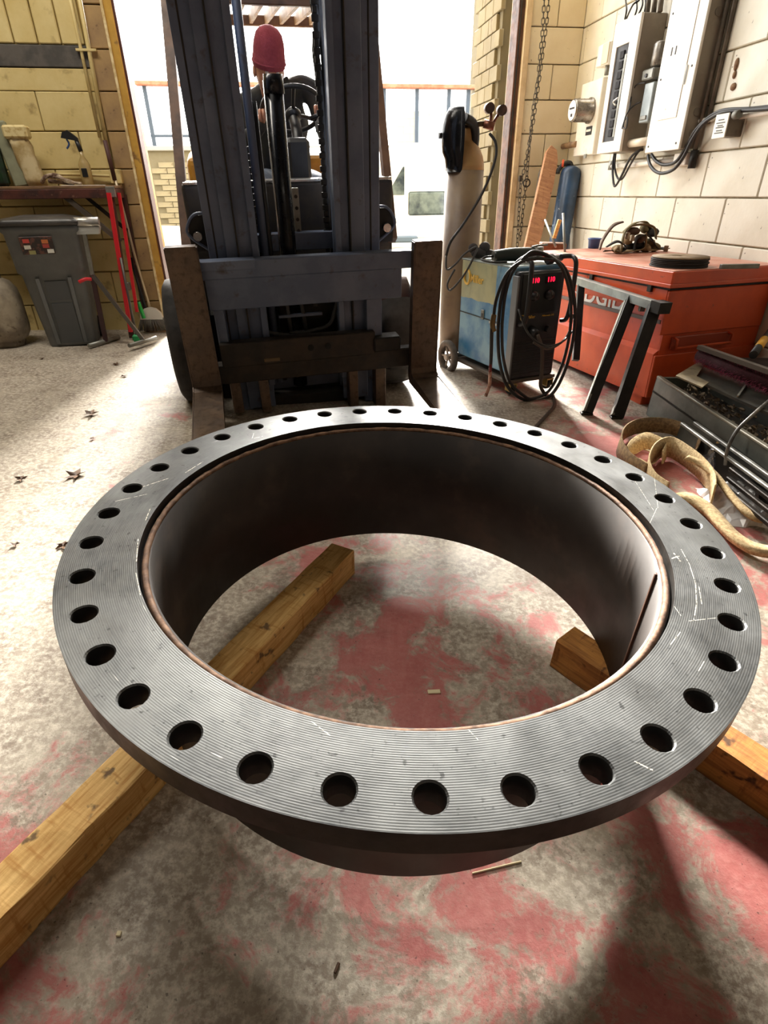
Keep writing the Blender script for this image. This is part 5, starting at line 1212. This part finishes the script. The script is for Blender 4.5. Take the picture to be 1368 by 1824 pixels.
ptsB = [cz(1240, 672, zc), cz(1254, 650, zc), cz(1390, 700, zc), cz(1400, 745, zc), cz(1312, 706, zc)]
mb = MB(); mb.prism([(p.x, p.y, zc-.02) for p in ptsB], (0, 0, .012)); mb.build('web', mat('dark_olive_steel', '3e3c33', '2c2a25', 7, rough=.5, metal=.3), lc)
q0, q1_ = cz(1314, 706, zc), cz(1330, 683, zc); mb = MB(); bar(mb, (q0.x, q0.y, zc), (q1_.x, q1_.y, zc), .008, .008); mb.build('cut_edge', M_GALV, lc)
q2 = cz(1395, 700, zc); mb = MB(); bar(mb, (q1_.x, q1_.y, zc), (q2.x, q2.y, zc), .006, .006); mb.build('cut_edge', M_GALV, lc)
# brush roll
r0, r1 = fl(1246, 632, .38), fl(1385, 690, .36)
brr = thing('brush_roll', 'dark crimson bristle brush roll lying across the dark box', 'brush', CM)
a_, b_ = cmi @ r0, cmi @ r1; ex = (b_-a_)
mb = MB(); mb.cyl(a_, b_, .030, .034, n=20); mb.build('roll_core', mat('dark_crimson_core', '3b141d', rough=.9), brr)
mb = MB(); rnd = random.Random(5); u_, v_ = MB.perp(ex)
for i in range(2200):
    t = rnd.random(); an = rnd.uniform(0, 2*PI); p = a_+ex*t; dr = u_*math.cos(an)+v_*math.sin(an); tg_ = ex.normalized()*rnd.uniform(-.006, .006)
    w_ = ex.normalized()*.0009; p0 = p+dr*.03; p1 = p+dr*rnd.uniform(.045, .056)+tg_
    A = [mb.bm.verts.new(p0-w_), mb.bm.verts.new(p0+w_), mb.bm.verts.new(p1)]; mb.bm.faces.new(A)
o = mb.build('bristle_pile', mat('crimson_bristles', '6a2034', '8f3450', 30, rough=.9), brr); o['kind'] = 'stuff'
o_ = fl(1246, 618, .42); o2 = fl(1400, 672, .42); mb = MB(); bar(mb, cmi @ o_, cmi @ o2, .03, .02)
solo('angle_bar', mb, mat('brown_grey_bar', '5a5047', rough=.5, metal=.3), 'brown grey steel bar lying along the back of the brush roll', 'bar', CM)
# yellow-banded pole at frame edge
e0, e1 = fl(1342, 632, .45), pl(1372, 590, JM @ V(-.02, -.1, 0), jd)
mb = MB(); mb.cyl(cmi @ e0, cmi @ e1, .018); yp = thing('tool_handle', 'black tool handle with a yellow band leaning at the right frame edge', 'tool', CM)
mb.build('handle', M_BLACK, yp); a_, b_ = cmi @ e0, cmi @ e1; MB().cyl(a_+(b_-a_)*.25, a_+(b_-a_)*.6, .0195).build('yellow_band', mat('yellow_tape', 'e0a52c', rough=.4, rv=0), yp)
# cable arching over the cabinet
cp = [fl(1292, 828, .10), fl(1296, 800, .17), fl(1312, 768, .24), fl(1340, 740, .30), fl(1372, 712, .34), fl(1400, 690, .36)]
solo('grey_cable', MB().tube([tuple(cmi @ p) for p in cp], .0075, 8, 5), mat('pale_grey_cable', '77746c', '3b3937', 14, rough=.4), 'pale grey cable arching over the low steel cabinet', 'cable', CM)
w0_ = cmi @ fl(1258, 838, .02); w1_ = cmi @ fl(1282, 784, .13)
mb = MB(); bar(mb, w0_, w1_, .014, .01); solo('wooden_stick', mb, M_WOOD, 'thin wooden stick standing between the tan straps and the steel cabinet', 'stick', CM)
c0_ = cmi @ fl(1300, 842, .05); mb = MB(); mb.cyl(c0_, c0_+V(-.09, .0, .035), .036, n=24)
dt = solo('tape_roll', mb, M_BLACK, 'black cylinder shaped roll wrapped in shiny silver sheet beside the cabinet', 'roll', CM)
mb = MB(); rnd = random.Random(3)
def crumple(cx, cy, z, nx, ny, sx, sy, hgt, rnd):
    g = []
    for i in range(nx):
        row = []
        for j in range(ny):
            u, v = i/(nx-1)-.5, j/(ny-1)-.5; e = max(0, 1-(2*abs(u))**3)*max(0, 1-(2*abs(v))**3)
            row.append((cx+u*sx+rnd.uniform(-.008, .008), cy+v*sy+rnd.uniform(-.008, .008), z+e*(hgt*rnd.uniform(.35, 1))))
        g.append(row)
    return g
q = cmi @ fl(1272, 822, .06)
mb.rows(crumple(q.x, q.y, .03, 8, 8, .12, .10, .10, rnd), smooth=False); bmesh.ops.solidify(mb.bm, geom=mb.bm.faces[:], thickness=.002)
solo('foil_sheet', mb, mat('crumpled_silver_sheet', 'bdbdc4', '8f8f98', 20, rough=.25, metal=.8), 'crumpled shiny silver sheet beside the black roll', 'sheet', CM)
# tan lifting straps
M_STR = NT('tan_webbing_strap'); k = M_STR; co = k.coord((1, 1, 1)); k.l(k.mix(k.ramp(k.noise(co, 90, 4, .6), .35, .65), 'a58a62', 'd2bb8e'), k.b.inputs['Base Color']); k.b.inputs['Roughness'].default_value = .95; k.bump(k.noise(co, 260, 3), .7, .003); M_STR = M_STR.m
M_STRD = mat('brown_webbing_strap', '7d6447', '9c8059', 70, rough=.95, bump=.6, bscale=200)
def strap(name, P, wid, label, m_=M_STR, th=.006):
    base = P[0].copy(); base.z = 0
    return solo(name, MB().ribbon([tuple(p-base) for p in P], wid, th, 6), m_, label, 'strap', T(*base), 'tan lifting straps on the floor')
up_ = V(0, 0, .085)
P = [fl(x, y, .05) for x, y in ((1150, 842), (1118, 820), (1103, 792), (1116, 768), (1150, 757), (1195, 760), (1232, 776), (1243, 795), (1234, 815))]
strap('lifting_strap', P, [up_*.9+V(.01*math.sin(i), .01, 0) for i in range(len(P))], 'brown woven strap standing on edge in the largest arch, next to the sawhorse foot', M_STRD)
P = [fl(x, y, .055) for x, y in ((1118, 808), (1128, 795), (1150, 785), (1172, 790), (1186, 800), (1180, 815))]
strap('lifting_strap', P, [V(.0, .05, .05), V(0, .06, .05), V(0, .06, .06), V(0, .05, .06), V(0, .04, .06), V(0, .03, .05)], 'short inner fold of tan strap lying inside the largest arch')
P = [fl(x, y, .06) for x, y in ((1188, 880), (1162, 860), (1153, 832), (1166, 806), (1192, 796), (1222, 812), (1250, 835), (1268, 860), (1270, 885))]
strap('lifting_strap', P, [up_*1.1+V(0, .02, 0)]*len(P), 'tan strap loop standing open just beyond the flange edge')
P = [fl(x, y, .10-.01*i) for i, (x, y) in enumerate(((1222, 815), (1248, 826), (1275, 848), (1300, 880), (1325, 908), (1350, 924), (1385, 930)))]
strap('lifting_strap', P, [V(.025, .018, .008)]*len(P), 'narrow pale tan strap running straight to the right frame edge', th=.012)
P = [fl(x, y, .03) for x, y in ((1195, 890), (1225, 888), (1258, 905), (1282, 930), (1310, 958), (1345, 978), (1390, 985))]
strap('lifting_strap', P, [V(.04, .055, .02), V(.045, .06, .0), V(.05, .045, .0), V(.05, .04, .0), V(.04, .05, 0), V(.03, .05, 0), V(.03, .05, 0)], 'thick corduroy-like tan strap lying flat nearest the flange', th=.02)
P = [fl(x, y, .012) for x, y in ((1120, 812), (1145, 800), (1165, 812), (1150, 830), (1128, 820))]
solo('frayed_cord', MB().tube([tuple(p-V(P[0].x, P[0].y, 0)) for p in P], .004, 6).tube([tuple(p-V(P[0].x-.02, P[0].y+.01, -.015)) for p in P[::-1]], .003, 6), mat('pale_frayed_cord', 'd9c9a4', rough=.95), 'pale frayed cord knotted at the left end of the straps', 'cord', T(P[0].x, P[0].y, 0))
# clear plastic bag
q = fl(1345, 905, 0); rnd = random.Random(21); mb = MB()
mb.rows(crumple(0, 0, .002, 18, 16, .36, .30, .11, rnd), smooth=False)
solo('plastic_bag', mb, mat('clear_crinkled_plastic', 'f4f5f6', rough=.15, rv=0, alpha=.7), 'crumpled clear plastic bag lying on the floor at the right edge', 'bag', T(q.x, q.y, 0))
# ================================================================ FLOOR LITTER
M_LEAF = mat('dry_brown_leaf', '4a3322', '6b4c30', 30, rough=.8)
for i, (x, y, s_) in enumerate(((163, 739, .05), (136, 848, .05), (38, 855, .032), (165, 783, .018), (28, 972, .02), (113, 974, .03), (208, 650, .03), (222, 671, .03), (75, 640, .02))):
    p = fl(x, y); rnd = random.Random(i); n = 11; mb = MB()
    pts = [(s_*(1 if j % 2 else .45)*rnd.uniform(.7, 1.1)*math.cos(2*PI*j/n), s_*(1 if j % 2 else .45)*rnd.uniform(.7, 1.1)*math.sin(2*PI*j/n), .004+rnd.uniform(0, .3)*s_) for j in range(n)]
    c = mb.bm.verts.new(V(0, 0, .004)); R = [mb.bm.verts.new(V(*q)) for q in pts]
    for j in range(n): mb.bm.faces.new((c, R[j], R[(j+1) % n]))
    solo('dry_leaf', mb, M_LEAF, ['curled brown dry leaf left of the fork, farther of two big ones', 'curled brown dry leaf left of the ring, nearer of the two big ones', 'small dark dry leaf near the left picture edge', 'tiny leaf scrap just below the farther big leaf', 'tiny dark scrap at the left picture edge beside the ring', 'dark twig-like scrap touching the left rim of the ring', 'leaf scrap on the floor in front of the roller stand', 'second leaf scrap just nearer than the one before the roller stand', 'small pale scrap on the floor below the wheeled bin'][i], 'leaf', T(p.x, p.y, 0), 'dry leaves on the floor')
M_CHIP = mat('pale_wood_chip', 'dccfa9', rough=.7)
for nm, x, y, sx, sy, a, lab in (('paper_scrap', 773, 1233, .016, .006, .1, 'small pale scrap on the red floor inside the ring'), ('white_pebble', 212, 1664, .004, .004, 0, 'tiny white round crumb on the floor right of the left timber'), ('straw', 885, 1546, .05, .0014, .25, 'long pale splinter on the floor just in front of the pipe'), ('straw', 1060, 1212, .003, .002, 0, 'tiny crumb inside the ring near the right timber')):
    p = fl(x, y); solo(nm, MB().box(-sx, sx, -sy, sy, 0, .004, .001), M_CHIP, lab, 'scrap', T(p.x, p.y, 0) @ rot_z(a))
p = fl(600, 1725); solo('dark_chip', MB().box(-.008, .008, -.0025, .0025, 0, .004, .001), M_LEAF, 'small dark chip on the floor at the bottom of the picture', 'scrap', T(p.x, p.y, 0) @ rot_z(1.2))
# unseen ceiling lamps, added to brighten the dim shop
for i, (x, y) in enumerate(((.6, -1.6), (-2.2, 2.9))):
    t = thing('unseen_ceiling_lamp', 'long unseen ceiling lamp added to brighten the shop, %s one' % ('rear', 'front')[i], 'lamp', T(x, y, 4.25))
    MB().box(-1.25, 1.25, -.22, .22, .0, .10, .01).build('housing', M_PWH, t); MB().box(-1.2, 1.2, -.2, .2, -.012, .0).build('diffuser', mat('lamp_diffuser', 'fff4e0', rough=.5, rv=0, emit=('fff0d8', 1.5)), t)
    for s_ in (-1, 1): MB().cyl((s_*.9, 0, .1), (s_*.9, 0, .45), .008).build('hanger', M_GALV, t)
